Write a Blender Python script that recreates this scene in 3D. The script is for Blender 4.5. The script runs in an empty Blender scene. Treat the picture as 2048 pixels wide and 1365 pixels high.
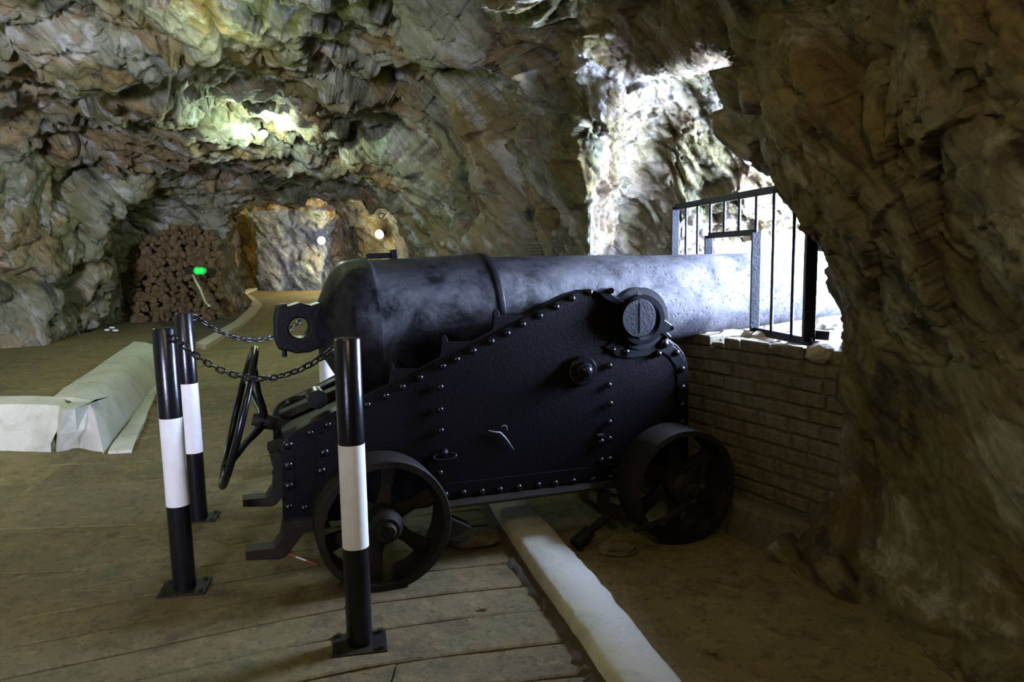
import bpy, bmesh, math, random
import numpy as np
from mathutils import Vector, Matrix
random.seed(7)
C = bpy.context.scene.collection
PI = math.pi
# ---------------------------------------------------------------- camera, world, lights, exposure
EYE = 1.45
F = 1536.0
PITCH, ROLL = math.radians(6.33), 0.013
fwd = Vector((0, math.cos(PITCH), -math.sin(PITCH)))
r0 = Vector((1, 0, 0)); u0 = r0.cross(fwd)
rgt = (r0 * math.cos(ROLL) - u0 * math.sin(ROLL)).normalized()
upv = rgt.cross(fwd).normalized()
cam_data = bpy.data.cameras.new('camera'); cam = bpy.data.objects.new('camera', cam_data); C.objects.link(cam)
M3 = Matrix((rgt, upv, -fwd)).transposed()
cam.matrix_world = Matrix.Translation((0, 0, EYE)) @ M3.to_4x4()
cam_data.sensor_width = 36; cam_data.lens = 36 * F / 2048
cam_data.clip_start = .05
bpy.context.scene.camera = cam
vs = bpy.context.scene.view_settings
vs.view_transform = 'Standard'; vs.look = 'None'; vs.gamma = 1; vs.use_curve_mapping = False
vs.exposure = 0.0
bpy.context.scene.cycles.max_bounces = 8
bpy.context.scene.cycles.diffuse_bounces = 5
bpy.context.scene.cycles.sample_clamp_indirect = 6

world = bpy.data.worlds.new('world'); bpy.context.scene.world = world; world.use_nodes = True
wn = world.node_tree
bg = wn.nodes['Background']; bg.inputs[0].default_value = (0.52, 0.65, 1.0, 1); bg.inputs[1].default_value = 250.0

def light(name, kind, loc, energy, color, size=.3, target=None, spot=None, size_y=None):
    d = bpy.data.lights.new(name, kind); d.energy = energy; d.color = color
    if kind == 'AREA':
        d.size = size
        if size_y: d.shape = 'RECTANGLE'; d.size_y = size_y
    elif kind in ('POINT', 'SPOT'): d.shadow_soft_size = size
    if spot: d.spot_size = spot; d.spot_blend = .6
    o = bpy.data.objects.new(name, d); C.objects.link(o); o.location = loc
    if target is not None:
        o.rotation_euler = (Vector(target) - Vector(loc)).to_track_quat('-Z', 'Y').to_euler()
    return o
# daylight enters by the gun opening: portal over the opening for the sky
po = light('sky_portal', 'AREA', (2.40, 4.9, 1.65), 1, (1, 1, 1), 4.0, (1.45, 4.58, 1.65), size_y=1.5)
po.data.cycles.is_portal = True
# unseen gallery lights, behind and left of the viewer and over the roadway
LAMPS = (1.0, .80, .34)
light('unseen_gallery_light', 'POINT', (-1.0, .9, 3.0), 34, LAMPS, .25)
light('unseen_gallery_light', 'POINT', (.35, -.3, 2.9), 62, (1.0, .78, .42), .25)  # extra warm light added to brighten the right wall and floor
light('unseen_gallery_light', 'POINT', (-4.6, 4.2, 2.6), 85, (.80, 1.0, .45), .25)
light('unseen_gallery_light', 'POINT', (-2.2, 6.0, 2.9), 32, (.85, 1.0, .48), .25)
light('tunnel_side_lamp', 'POINT', (-6.75, 19.3, 2.2), 14, (1.0, .80, .25), .08)
light('tunnel_opening_daylight', 'AREA', (-3.1, 18.2, 1.9), 85, (.66, .74, 1.0), .8, (-6, 20.3, 1.6))
# daylight from the neighbouring gun opening behind on the left
nb = light('neighbour_opening_daylight', 'AREA', (-2.2, -3.6, 1.8), 400, (.68, .71, 1.0), 1.0, (-6, 6, 3.0)); nb.data.spread = math.radians(80)

# ---------------------------------------------------------------- helpers
def ray(px, py):
    d = fwd + rgt * ((px - 1024) / F) - upv * ((py - 682.5) / F)
    return d
def on_z(px, py, z=0.0):
    d = ray(px, py); t = (z - EYE) / d.z
    return Vector((d.x * t, d.y * t, z))
def at_y(px, py, Y):
    d = ray(px, py); t = Y / d.y
    return Vector((d.x * t, Y, EYE + d.z * t))
TH = math.radians(20)
U = Vector((math.cos(TH), math.sin(TH), 0)); V = Vector((-math.sin(TH), math.cos(TH), 0))
U0, V0 = 1.35, 3.84
GUN = U * U0 + V * V0
def on_v(px, py, v):
    """pixel -> gun-local (along, across, up) on the upright plane at distance v"""
    d = ray(px, py); t = v / d.dot(V)
    p = Vector((0, 0, EYE)) + d * t
    return Vector((p.dot(U) - U0, v - V0, p.z))

def fz(x, y):
    """height of the roadway (it climbs away from the viewer)"""
    return 0.04 * np.maximum(0, y - 4.6) if isinstance(y, np.ndarray) else 0.04 * max(0, y - 4.6)

def new_mesh(name, verts, faces, mat=None, smooth=False):
    me = bpy.data.meshes.new(name); me.from_pydata([tuple(v) for v in verts], [], faces); me.update()
    if mat: me.materials.append(mat)
    if smooth:
        me.polygons.foreach_set('use_smooth', [True] * len(me.polygons))
    return me
def link(name, me, parent=None, label=None, cat=None, group=None, kind=None, loc=None, rot=None):
    o = bpy.data.objects.new(name, me); C.objects.link(o)
    if parent: o.parent = parent
    if loc is not None: o.location = loc
    if rot is not None: o.rotation_euler = rot
    tag(o, label, cat, group, kind); return o
def tag(o, label=None, cat=None, group=None, kind=None):
    if label: o['label'] = label
    if cat: o['category'] = cat
    if group: o['group'] = group
    if kind: o['kind'] = kind
    return o
def empty(name, loc=(0, 0, 0), rz=0, label=None, cat=None, group=None, kind=None):
    o = bpy.data.objects.new(name, None); C.objects.link(o); o.location = loc; o.rotation_euler = (0, 0, rz)
    o.empty_display_size = .1
    return tag(o, label, cat, group, kind)

class MB:
    def __init__(s): s.v = []; s.f = []
    def add(s, vs, fs):
        n = len(s.v); s.v += [tuple(v) for v in vs]; s.f += [tuple(i + n for i in f) for f in fs]; return s
    def box(s, c, d, m=None):
        x, y, z = d[0] / 2, d[1] / 2, d[2] / 2
        vs = [Vector((a * x, b * y, e * z)) for e in (-1, 1) for a, b in ((-1, -1), (1, -1), (1, 1), (-1, 1))]
        if m is not None: vs = [m @ v for v in vs]
        vs = [v + Vector(c) for v in vs]
        return s.add(vs, [(3, 2, 1, 0), (4, 5, 6, 7), (0, 1, 5, 4), (1, 2, 6, 5), (2, 3, 7, 6), (3, 0, 4, 7)])
    def bar(s, a, b, w, h, up=Vector((0, 0, 1))):
        a = Vector(a); b = Vector(b); d = b - a; L = d.length; d.normalize()
        sx = d.cross(up)
        if sx.length < 1e-4: sx = d.cross(Vector((0, 1, 0)))
        sx.normalize(); uu = sx.cross(d)
        m = Matrix((d, sx, uu)).transposed()
        return s.box((a + b) / 2, (L, w, h), m)
    def tube(s, pts, r, n=10, closed=False, caps=True, flat=1.0):
        pts = [Vector(p) for p in pts]; N = len(pts)
        rr = r if isinstance(r, (list, tuple)) else [r] * N
        base = len(s.v); prev = None
        for i, p in enumerate(pts):
            if closed: t = pts[(i + 1) % N] - pts[i - 1]
            else: t = pts[min(i + 1, N - 1)] - pts[max(i - 1, 0)]
            t.normalize()
            if prev is None:
                a = t.orthogonal().normalized()
                if abs(t.z) < .9: a = (Vector((0, 0, 1)) - t * t.z).normalized()
            else:
                a = prev - t * prev.dot(t); a.normalize()
            prev = a; b = t.cross(a)
            for k in range(n):
                ang = 2 * PI * k / n
                s.v.append(tuple(p + a * (math.cos(ang) * rr[i]) + b * (math.sin(ang) * rr[i] * flat)))
        for i in range(N if closed else N - 1):
            j = (i + 1) % N
            for k in range(n):
                s.f.append((base + i * n + k, base + i * n + (k + 1) % n, base + j * n + (k + 1) % n, base + j * n + k))
        if caps and not closed:
            s.f.append(tuple(base + k for k in range(n))[::-1]); s.f.append(tuple(base + (N - 1) * n + k for k in range(n)))
        return s
    def lathe(s, prof, o, axis, n=32, ref=None, cap0=True, cap1=True):
        """prof: list of (distance along axis, radius)"""
        o = Vector(o); ax = Vector(axis).normalized()
        a = (ref or ax.orthogonal()).normalized(); b = ax.cross(a)
        base = len(s.v)
        for d, r in prof:
            for k in range(n):
                t = 2 * PI * k / n
                s.v.append(tuple(o + ax * d + (a * math.cos(t) + b * math.sin(t)) * max(r, 1e-5)))
        for i in range(len(prof) - 1):
            for k in range(n):
                s.f.append((base + i * n + k, base + i * n + (k + 1) % n, base + (i + 1) * n + (k + 1) % n, base + (i + 1) * n + k))
        if cap0: s.f.append(tuple(base + k for k in range(n))[::-1])
        if cap1: s.f.append(tuple(base + (len(prof) - 1) * n + k for k in range(n)))
        return s
    def prism(s, pts, off):
        """closed outline of 3d points extruded by the vector off"""
        n = len(pts); off = Vector(off)
        vs = [Vector(p) for p in pts] + [Vector(p) + off for p in pts]
        fs = [tuple(range(n)), tuple(range(2 * n - 1, n - 1, -1))]
        for i in range(n): fs.append((i, i + n, (i + 1) % n + n, (i + 1) % n))
        return s.add(vs, fs)
    def ringplate(s, c, axis, r0, r1, w, n=32):
        return s.lathe([(0, r0), (0, r1), (w, r1), (w, r0), (0, r0)], c, axis, n, cap0=False, cap1=False)
    def build(s, name, mat, parent=None, smooth=None, bevel=0, seg=2, **kw):
        me = bpy.data.meshes.new(name); me.from_pydata(s.v, [], s.f); me.update()
        bm = bmesh.new(); bm.from_mesh(me); bmesh.ops.recalc_face_normals(bm, faces=bm.faces)
        if smooth:
            for f in bm.faces: f.smooth = True
            for e in bm.edges:
                if len(e.link_faces) == 2 and e.calc_face_angle(0) > math.radians(smooth): e.smooth = False
        bm.to_mesh(me); bm.free()
        if mat: me.materials.append(mat)
        o = link(name, me, parent, **kw)
        if bevel:
            b = o.modifiers.new('bevel', 'BEVEL'); b.width = bevel; b.segments = seg; b.limit_method = 'ANGLE'; b.angle_limit = math.radians(40)
        return o

# ---------------------------------------------------------------- materials
def mat(name):
    m = bpy.data.materials.new(name); m.use_nodes = True
    return m, m.node_tree, m.node_tree.nodes['Principled BSDF']
def N(t, kind, **kw):
    n = t.nodes.new(kind)
    for k, v in kw.items():
        if k in n.inputs: n.inputs[k].default_value = v
        else: setattr(n, k, v)
    return n
def coords(t, scale=(1, 1, 1), rot=(0, 0, 0), kind='Object'):
    c = N(t, 'ShaderNodeTexCoord'); mp = N(t, 'ShaderNodeMapping'); mp.inputs['Scale'].default_value = scale; mp.inputs['Rotation'].default_value = rot
    if rot != (0, 0, 0):
        mp.vector_type = 'TEXTURE'; mp.inputs['Scale'].default_value = tuple(1 / q for q in scale)
        mp.inputs['Rotation'].default_value = Vector(rot).to_track_quat('Z', 'Y').to_euler()
    t.links.new(c.outputs[kind], mp.inputs[0]); return mp.outputs[0]
def noise(t, vec, scale, detail=4, rough=.55, dist=0.0):
    n = N(t, 'ShaderNodeTexNoise'); n.inputs['Scale'].default_value = scale; n.inputs['Detail'].default_value = detail
    n.inputs['Roughness'].default_value = rough; n.inputs['Distortion'].default_value = dist
    t.links.new(vec, n.inputs['Vector']); return n.outputs['Fac']
def ramp(t, src, stops):
    r = N(t, 'ShaderNodeValToRGB'); e = r.color_ramp.elements
    while len(e) < len(stops): e.new(.5)
    for el, (p, c) in zip(e, stops):
        el.position = p; el.color = (c, c, c, 1) if isinstance(c, (int, float)) else (*c, 1)
    t.links.new(src, r.inputs[0]); return r.outputs[0]
def mix(t, fac, a, b, mode='MIX'):
    m = N(t, 'ShaderNodeMix', data_type='RGBA', blend_type=mode)
    for sock, v in ((m.inputs[0], fac), (m.inputs[6], a), (m.inputs[7], b)):
        if isinstance(v, (int, float)): sock.default_value = v
        elif isinstance(v, tuple): sock.default_value = (*v, 1)
        else: t.links.new(v, sock)
    return m.outputs[2]
def bump(t, bsdf, h, strength=.5, dist=.02, chain=None):
    b = N(t, 'ShaderNodeBump'); b.inputs['Strength'].default_value = strength; b.inputs['Distance'].default_value = dist
    t.links.new(h, b.inputs['Height'])
    if chain: t.links.new(chain, b.inputs['Normal'])
    t.links.new(b.outputs[0], bsdf.inputs['Normal']); return b.outputs[0]

def rock_material(name, tan=(.40, .30, .15), grey=(.42, .41, .30), rust=(.44, .22, .07), moss=(.11, .15, .035), moss_amt=.5, white=.75, gain=1.0, dark=(.06, .055, .045), sc=1.0, strata=(.62, -.25, -.74)):
    m, t, b = mat(name)
    v = coords(t, (1, 1, 1)); vs_ = coords(t, (1.15, 1.5, .42), strata)
    n1 = noise(t, vs_, 1.1 * sc, 8, .62, .35); n2 = noise(t, v, 1.5 * sc, 9, .65, .4); n3 = noise(t, vs_, 2.4 * sc, 9, .66, .5)
    n4 = noise(t, v, .9 * sc, 6, .6, .5); n5 = noise(t, vs_, 9 * sc, 8, .72, 1.0)
    c = mix(t, ramp(t, n1, [(.42, 0.), (.56, 1.)]), tan, grey)
    c = mix(t, ramp(t, n2, [(.53, 0.), (.67, .7)]), c, rust)
    c = mix(t, ramp(t, n4, [(.46, 0.), (.62, moss_amt)]), c, moss)
    c = mix(t, ramp(t, n3, [(.54, 0.), (.63, white)]), c, (.74, .72, .68))
    c = mix(t, ramp(t, n3, [(.36, .85), (.46, 0.)]), c, dark)
    c = mix(t, 1.0, c, ramp(t, n5, [(.3, .55), (.7, 1.25 if gain > 1 else 1.0)]), 'MULTIPLY')
    # dark veins
    vo = N(t, 'ShaderNodeTexVoronoi', feature='DISTANCE_TO_EDGE'); vo.inputs['Scale'].default_value = 2.6 * sc
    w = N(t, 'ShaderNodeMix', data_type='VECTOR'); w.inputs[0].default_value = .18
    nz = N(t, 'ShaderNodeTexNoise'); nz.inputs['Scale'].default_value = 2.5 * sc; nz.inputs['Detail'].default_value = 6
    t.links.new(v, nz.inputs['Vector']); t.links.new(vs_, w.inputs[4]); t.links.new(nz.outputs['Color'], w.inputs[5])
    t.links.new(w.outputs[1], vo.inputs['Vector'])
    crack = ramp(t, vo.outputs['Distance'], [(0., .35), (.035, 1.)])
    c = mix(t, .4, c, crack, 'MULTIPLY')
    if gain != 1: c = mix(t, 1.0, c, (gain, gain, gain), 'MULTIPLY')
    t.links.new(c, b.inputs['Base Color']); b.inputs['Roughness'].default_value = .92
    b.inputs['Specular IOR Level'].default_value = .10
    # relief
    vo2 = N(t, 'ShaderNodeTexVoronoi', feature='F1'); vo2.inputs['Scale'].default_value = 5.5 * sc; t.links.new(w.outputs[1], vo2.inputs['Vector'])
    h1 = bump(t, b, n3, .8, .06 / sc)
    h2 = bump(t, b, vo2.outputs['Distance'], .8, .05 / sc, h1)
    h4 = bump(t, b, crack, .6, .02 / sc, h2)
    h5 = bump(t, b, noise(t, v, 9 * sc, 9, .75, .3), 1.0, .045 / sc, h4)
    bump(t, b, noise(t, v, 34 * sc, 8, .8, .3), .9, .016 / sc, h5)
    return m
M = {}
M['rock'] = rock_material('rock')
M['rock_right'] = rock_material('rock_right', tan=(.26, .20, .105), grey=(.26, .235, .17), rust=(.20, .125, .055), moss=(.12, .11, .04), moss_amt=.5, white=.42, gain=1.3)
M['rock_niche'] = rock_material('rock_niche', tan=(.26, .19, .11), grey=(.30, .25, .19), rust=(.20, .13, .07), moss=(.17, .20, .06), moss_amt=.45, white=.45, gain=.9, sc=1.5)
M['rock_far'] = rock_material('rock_far', tan=(.42, .28, .10), grey=(.36, .30, .20), moss_amt=.3, sc=1.0)
M['rock_grey'] = rock_material('rock_grey', tan=(.30, .32, .34), grey=(.42, .44, .50), rust=(.25, .2, .17), moss=(.16, .24, .20), moss_amt=.5, sc=1.2)
def simple(name, col, rough=.6, metal=0., bscale=0, bstr=.3, bdist=.004, var=.0, vcol=None, vscale=8, spec=.5):
    m, t, b = mat(name)
    b.inputs['Roughness'].default_value = rough; b.inputs['Metallic'].default_value = metal; b.inputs['Specular IOR Level'].default_value = spec
    v = coords(t)
    if vcol:
        c = mix(t, ramp(t, noise(t, v, vscale, 7, .65, .5), [(.42, 0.), (.66, 1.)]), col, vcol); t.links.new(c, b.inputs['Base Color'])
    else: b.inputs['Base Color'].default_value = (*col, 1)
    if bscale: bump(t, b, noise(t, v, bscale, 6, .65), bstr, bdist)
    return m
M['iron'] = simple('black_iron', (.0035, .0032, .0050), .42, 0, 60, .6, .004, vcol=(.005, .004, .005), vscale=5, spec=.16)
M['trunnion_iron'] = simple('trunnion_iron', (.0035, .0035, .006), .5, 0, 70, .9, .006, spec=.07)
M['iron_gloss'] = simple('gloss_black_paint', (.005, .005, .007), .24, 0, 40, .25, .003, spec=.45)
M['iron_dull'] = simple('dull_black_iron', (.014, .012, .010), .6, 0, 45, .6, .006, vcol=(.026, .019, .011), vscale=9, spec=.15)
M['white_paint'] = simple('white_paint', (.78, .78, .76), .42, 0, 30, .15, .003, vcol=(.66, .66, .63), vscale=6)
M['gate_iron'] = simple('gate_iron', (.0035, .0045, .007), .45, 0, 90, 1.0, .006, spec=.16)

def barrel_material():
    m, t, b = mat('gun_barrel_paint')
    v = coords(t)
    c = mix(t, ramp(t, noise(t, v, 6, 8, .7, .4), [(.45, 0.), (.62, 1.)]), (.005, .005, .008), (.014, .012, .014))
    # flaked paint, paler towards the muzzle: daylight there put into the colour
    s = N(t, 'ShaderNodeSeparateXYZ'); tc = N(t, 'ShaderNodeTexCoord'); t.links.new(tc.outputs['Object'], s.inputs[0])
    mr = N(t, 'ShaderNodeMapRange'); mr.inputs['From Min'].default_value = -.15; mr.inputs['From Max'].default_value = 1.1; t.links.new(s.outputs['X'], mr.inputs['Value'])
    c2 = mix(t, ramp(t, noise(t, v, 9, 9, .75, .5), [(.35, 0.), (.6, 1.)]), (.022, .022, .028), (.060, .058, .060))
    c = mix(t, mr.outputs[0], c, c2)
    t.links.new(c, b.inputs['Base Color']); t.links.new(ramp(t, noise(t, v, 4.5, 7, .7, .4), [(.40, .02), (.64, .34)]), b.inputs['Specular IOR Level'])
    rr = N(t, 'ShaderNodeMapRange'); rr.inputs['To Min'].default_value = .38; rr.inputs['To Max'].default_value = .60; t.links.new(mr.outputs[0], rr.inputs['Value']); t.links.new(rr.outputs[0], b.inputs['Roughness'])
    vo = N(t, 'ShaderNodeTexVoronoi', feature='F1'); vo.inputs['Scale'].default_value = 34; t.links.new(v, vo.inputs['Vector'])
    pits = ramp(t, vo.outputs['Distance'], [(.05, 0.), (.32, 1.)])
    g = mix(t, mr.outputs[0], (.5, .5, .5), pits)
    h = bump(t, b, g, .7, .007)
    bump(t, b, noise(t, v, 34, 9, .8), .8, .012, h)
    return m
M['barrel'] = barrel_material()

def concrete(name, a, bb, dirt, scale=1.6, green=(.10, .12, .05)):
    m, t, b = mat(name)
    v = coords(t)
    c = mix(t, ramp(t, noise(t, v, scale, 8, .65, .6), [(.4, 0.), (.62, 1.)]), a, bb)
    c = mix(t, ramp(t, noise(t, v, scale * 2.4, 8, .7, .8), [(.54, 0.), (.68, .8)]), c, dirt)
    c = mix(t, ramp(t, noise(t, v, scale * 1.3, 6, .6, 1.0), [(.5, 0.), (.68, .5)]), c, green)
    c = mix(t, ramp(t, noise(t, v, scale * 7, 9, .75, .4), [(.52, 0.), (.62, .6)]), c, dirt)
    c = mix(t, ramp(t, noise(t, v, scale * 5, 9, .75, .2), [(.38, .55), (.46, 0.)]), c, tuple(q * 1.45 for q in a))
    c = mix(t, ramp(t, noise(t, v, 42, 4, .7), [(.34, .8), (.42, 0.)]), c, dirt)
    t.links.new(c, b.inputs['Base Color']); b.inputs['Roughness'].default_value = .78; b.inputs['Specular IOR Level'].default_value = .3
    h = bump(t, b, noise(t, v, 5, 9, .72, .3), .7, .04)
    bump(t, b, noise(t, v, 60, 6, .75), .8, .007, h)
    return m
M['floor'] = concrete('floor_concrete', (.25, .195, .080), (.205, .162, .070), (.07, .055, .03))
M['slab'] = concrete('slab_concrete', (.185, .142, .060), (.145, .113, .050), (.06, .048, .024), 1.9)
M['joint'] = simple('joint_dirt', (.06, .05, .03), .95, 0, 30, .6, .01)
M['dirt'] = simple('dirt', (.11, .085, .05), .95, 0, 18, .9, .04, vcol=(.06, .06, .03), vscale=3)
def kerb_mat():
    m, t, b = mat('whitewashed_kerb')
    v = coords(t)
    c = mix(t, ramp(t, noise(t, v, 3, 8, .7, .6), [(.5, 0.), (.7, .7)]), (.52, .51, .42), (.32, .30, .21))
    c = mix(t, ramp(t, noise(t, v, 26, 6, .75), [(.60, 0.), (.68, .7)]), c, (.14, .13, .09))
    c = mix(t, ramp(t, noise(t, v, 1.4, 4, .6, .4), [(.52, 0.), (.66, .45)]), c, (.25, .28, .18))
    t.links.new(c, b.inputs['Base Color']); b.inputs['Roughness'].default_value = .75
    h = bump(t, b, noise(t, v, 7, 6, .6), .4, .010); bump(t, b, noise(t, v, 50, 6, .7), .5, .005, h)
    return m
M['kerb'] = kerb_mat()
M['brick'] = concrete('old_brick', (.17, .14, .08), (.14, .13, .08), (.08, .065, .04), 4, (.10, .12, .055))
M['mortar'] = concrete('old_mortar', (.13, .11, .065), (.11, .10, .06), (.05, .045, .03), 4)
M['rubble'] = simple('rubble_stone', (.15, .095, .036), .9, 0, 16, .9, .03, vcol=(.075, .05, .02), vscale=3)
def emis(name, col, s):
    m, t, b = mat(name); b.inputs['Emission Color'].default_value = (*col, 1); b.inputs['Emission Strength'].default_value = s
    b.inputs['Base Color'].default_value = (col[0] * .5, col[1] * .5, col[2] * .5, 1); return m
M['lamp_glow'] = emis('lamp_glow', (.85, 1.0, .92), 30)
M['lamp_white'] = emis('lamp_white', (.95, 1.0, .85), 30)
M['green_glow'] = emis('green_glow', (.01, .62, .08), .6)
M['grey_metal'] = simple('grey_metal', (.16, .17, .16), .5, .4, 20, .2)

# ---------------------------------------------------------------- numpy noise
def _h(ix, iy, iz, seed):
    x = (ix.astype(np.int64) * 374761393 + iy.astype(np.int64) * 668265263 + iz.astype(np.int64) * 1274126177 + seed * 974634777) & 0xffffffff
    x = ((x ^ (x >> 13)) * 1103515245) & 0xffffffff
    x = ((x ^ (x >> 15)) * 2246822519) & 0xffffffff
    x ^= x >> 16
    return (x & 0xffffff) / float(0xffffff)
def vnoise(P, seed):
    i = np.floor(P).astype(np.int64); f = P - i; f = f * f * f * (f * (f * 6 - 15) + 10)
    r = 0
    for dx in (0, 1):
        wx = f[:, 0] if dx else 1 - f[:, 0]
        for dy in (0, 1):
            wy = f[:, 1] if dy else 1 - f[:, 1]
            for dz in (0, 1):
                wz = f[:, 2] if dz else 1 - f[:, 2]
                r = r + wx * wy * wz * _h(i[:, 0] + dx, i[:, 1] + dy, i[:, 2] + dz, seed)
    return r * 2 - 1
def fbm(P, o, seed, gain=.5):
    r = 0; a = 1; s = 0
    for k in range(o):
        r = r + a * vnoise(P * 2.03 ** k + k * 7.3, seed + k); s += a; a *= gain
    return r / s
def facets(P, seed):
    """tilted plates: nearest cell's own random plane, and the edge distance"""
    i = np.floor(P).astype(np.int64)
    b1 = np.full(len(P), 9.); b2 = np.full(len(P), 9.); out = np.zeros(len(P))
    for dx in (-1, 0, 1):
        for dy in (-1, 0, 1):
            for dz in (-1, 0, 1):
                c = i + np.array([dx, dy, dz]); a = (c[:, 0], c[:, 1], c[:, 2])
                q = c + np.stack([_h(*a, seed), _h(*a, seed + 11), _h(*a, seed + 23)], 1)
                D = P - q; d = np.sqrt((D * D).sum(1))
                g = np.stack([_h(*a, seed + 31), _h(*a, seed + 37), _h(*a, seed + 41)], 1) * 2 - 1
                val = (D * g).sum(1) + (_h(*a, seed + 53) - .5) * .7
                m = d < b1
                b2 = np.where(m, b1, np.minimum(b2, d)); out = np.where(m, val, out); b1 = np.where(m, d, b1)
    return out, b2 - b1

# ---------------------------------------------------------------- the cave (signed distance field -> surface nets)
def poly_dist(X, Y, poly):
    """2d signed distance, negative inside"""
    d = np.full(X.shape, 1e9); inside = np.zeros(X.shape, bool); n = len(poly)
    for i in range(n):
        ax, ay = poly[i]; bx, by = poly[(i + 1) % n]
        ex, ey = bx - ax, by - ay; wx, wy = X - ax, Y - ay
        h = np.clip((wx * ex + wy * ey) / (ex * ex + ey * ey), 0, 1)
        d = np.minimum(d, (wx - ex * h) ** 2 + (wy - ey * h) ** 2)
        c = ((ay > Y) != (by > Y)) & (X < (bx - ax) * (Y - ay) / (by - ay + 1e-12) + ax)
        inside ^= c
    d = np.sqrt(d); return np.where(inside, -d, d)
def vault(pd, h, r):
    qx = pd + r; qz = h + r
    return np.sqrt(np.maximum(qx, 0) ** 2 + np.maximum(qz, 0) ** 2) + np.minimum(np.maximum(qx, qz), 0) - r
MAIN = [(2.3, -4.3), (2.2, -2), (2.05, 1.0), (1.75, 2.5), (1.50, 3.40), (1.53, 3.55), (1.08, 4.5), (.86, 4.98), (.50, 5.08), (.30, 5.5), (-.1, 6.9), (-.70, 9.5), (-1.6, 13.2), (-1.8, 14.6),
        (-5.3, 14.6), (-5.3, 13.8), (-5.5, 14.1), (-6.9, 13.8), (-6.7, 12.4), (-6.05, 11.7), (-6.5, 9.6), (-7.0, 5), (-6.6, 0), (-5.5, -4.3)]
FAR = [(-1.8, 13.8), (-2.0, 15.1), (-3.25, 15.9), (-3.4, 16.5), (-2.0, 17.6), (-1.6, 20.5), (-2.6, 23.4), (-4.5, 23.4), (-4.85, 22.0), (-5.0, 20.2), (-6.7, 20.3), (-7.2, 20.9), (-7.5, 20.3), (-7.2, 19.2), (-6.5, 17.8), (-6.0, 16.6), (-5.5, 15.5), (-5.3, 13.8)]
NICHE = [(.1, 3.2), (1.47, 3.42), (1.60, 3.66), (2.2, 3.5), (5.0, 2.2), (5.0, 8.8), (3.1, 8.8), (1.75, 6.5), (1.22, 5.52), (.88, 6.0), (.52, 5.0), (.1, 4.9)]
h = .052
gx = np.arange(-8.8, 4.3, h); gy = np.arange(-4.9, 24.0, h); gz = np.arange(-.35, 4.1, h)
GX, GY = np.meshgrid(gx, gy, indexing='ij')
pm = poly_dist(GX, GY, MAIN); pf = poly_dist(GX, GY, FAR); pn = poly_dist(GX, GY, NICHE)
cm = np.interp(GY, [-5, 2, 5.5, 9, 12.6, 13.2, 14.5], [3.3, 3.7, 3.65, 3.25, 2.75, 2.68, 2.75])
cf = np.interp(GY, [13, 15, 18, 24], [2.6, 2.8, 3.1, 3.3])
bd = (GX - 1.42) * .94 + (GY - 4.2) * .34
nearside = np.clip((4.9 - GY) / .7, 0, 1)
cn = np.clip(2.58 - (.50 - .30 * nearside) * np.maximum(0, bd - .05) - .95 * np.clip(GY - 5.0, 0, 1.1), 1.60 + .55 * nearside, 9)
S = np.empty((len(gx), len(gy), len(gz)), np.float32)
for k, z in enumerate(gz):
    talus = .30 * np.exp(-((max(z, 0)) / .20) ** 1.5) * ((GX > 0.6) & (GY < 3.6))
    lean1 = np.clip((z - 1.15) / .9, 0, 1) * .40 * np.clip(1 - (GY - 3.6) / .8, 0, 1) * np.clip((GY - .5) / 2.0, 0, 1) * (GX > .4)
    f1 = vault(pm + talus + lean1, z - cm, 1.35)
    f2 = vault(pf, z - cf, 1.2)
    rz = .60 - .2 * np.clip(bd, 0, 1)
    lean = np.clip((z - 1.15) / .9, 0, 1) * .42 * np.clip(1 - (GY - 3.9) / 1.2, 0, 1) * (GX > .6)
    f3 = np.maximum(vault(pn + lean, z - cn, rz), .98 - z)
    f4 = np.maximum(3.75 - (GX * .947 + GY * .322), GY - 9.0)       # open air beyond the cliff face
    f3 = np.minimum(f3, f4)
    a = np.minimum(f1, f2); kk = .12
    hh = np.clip(.5 + .5 * (f3 - a) / kk, 0, 1)
    S[:, :, k] = f3 * (1 - hh) + a * hh - kk * hh * (1 - hh)
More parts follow.
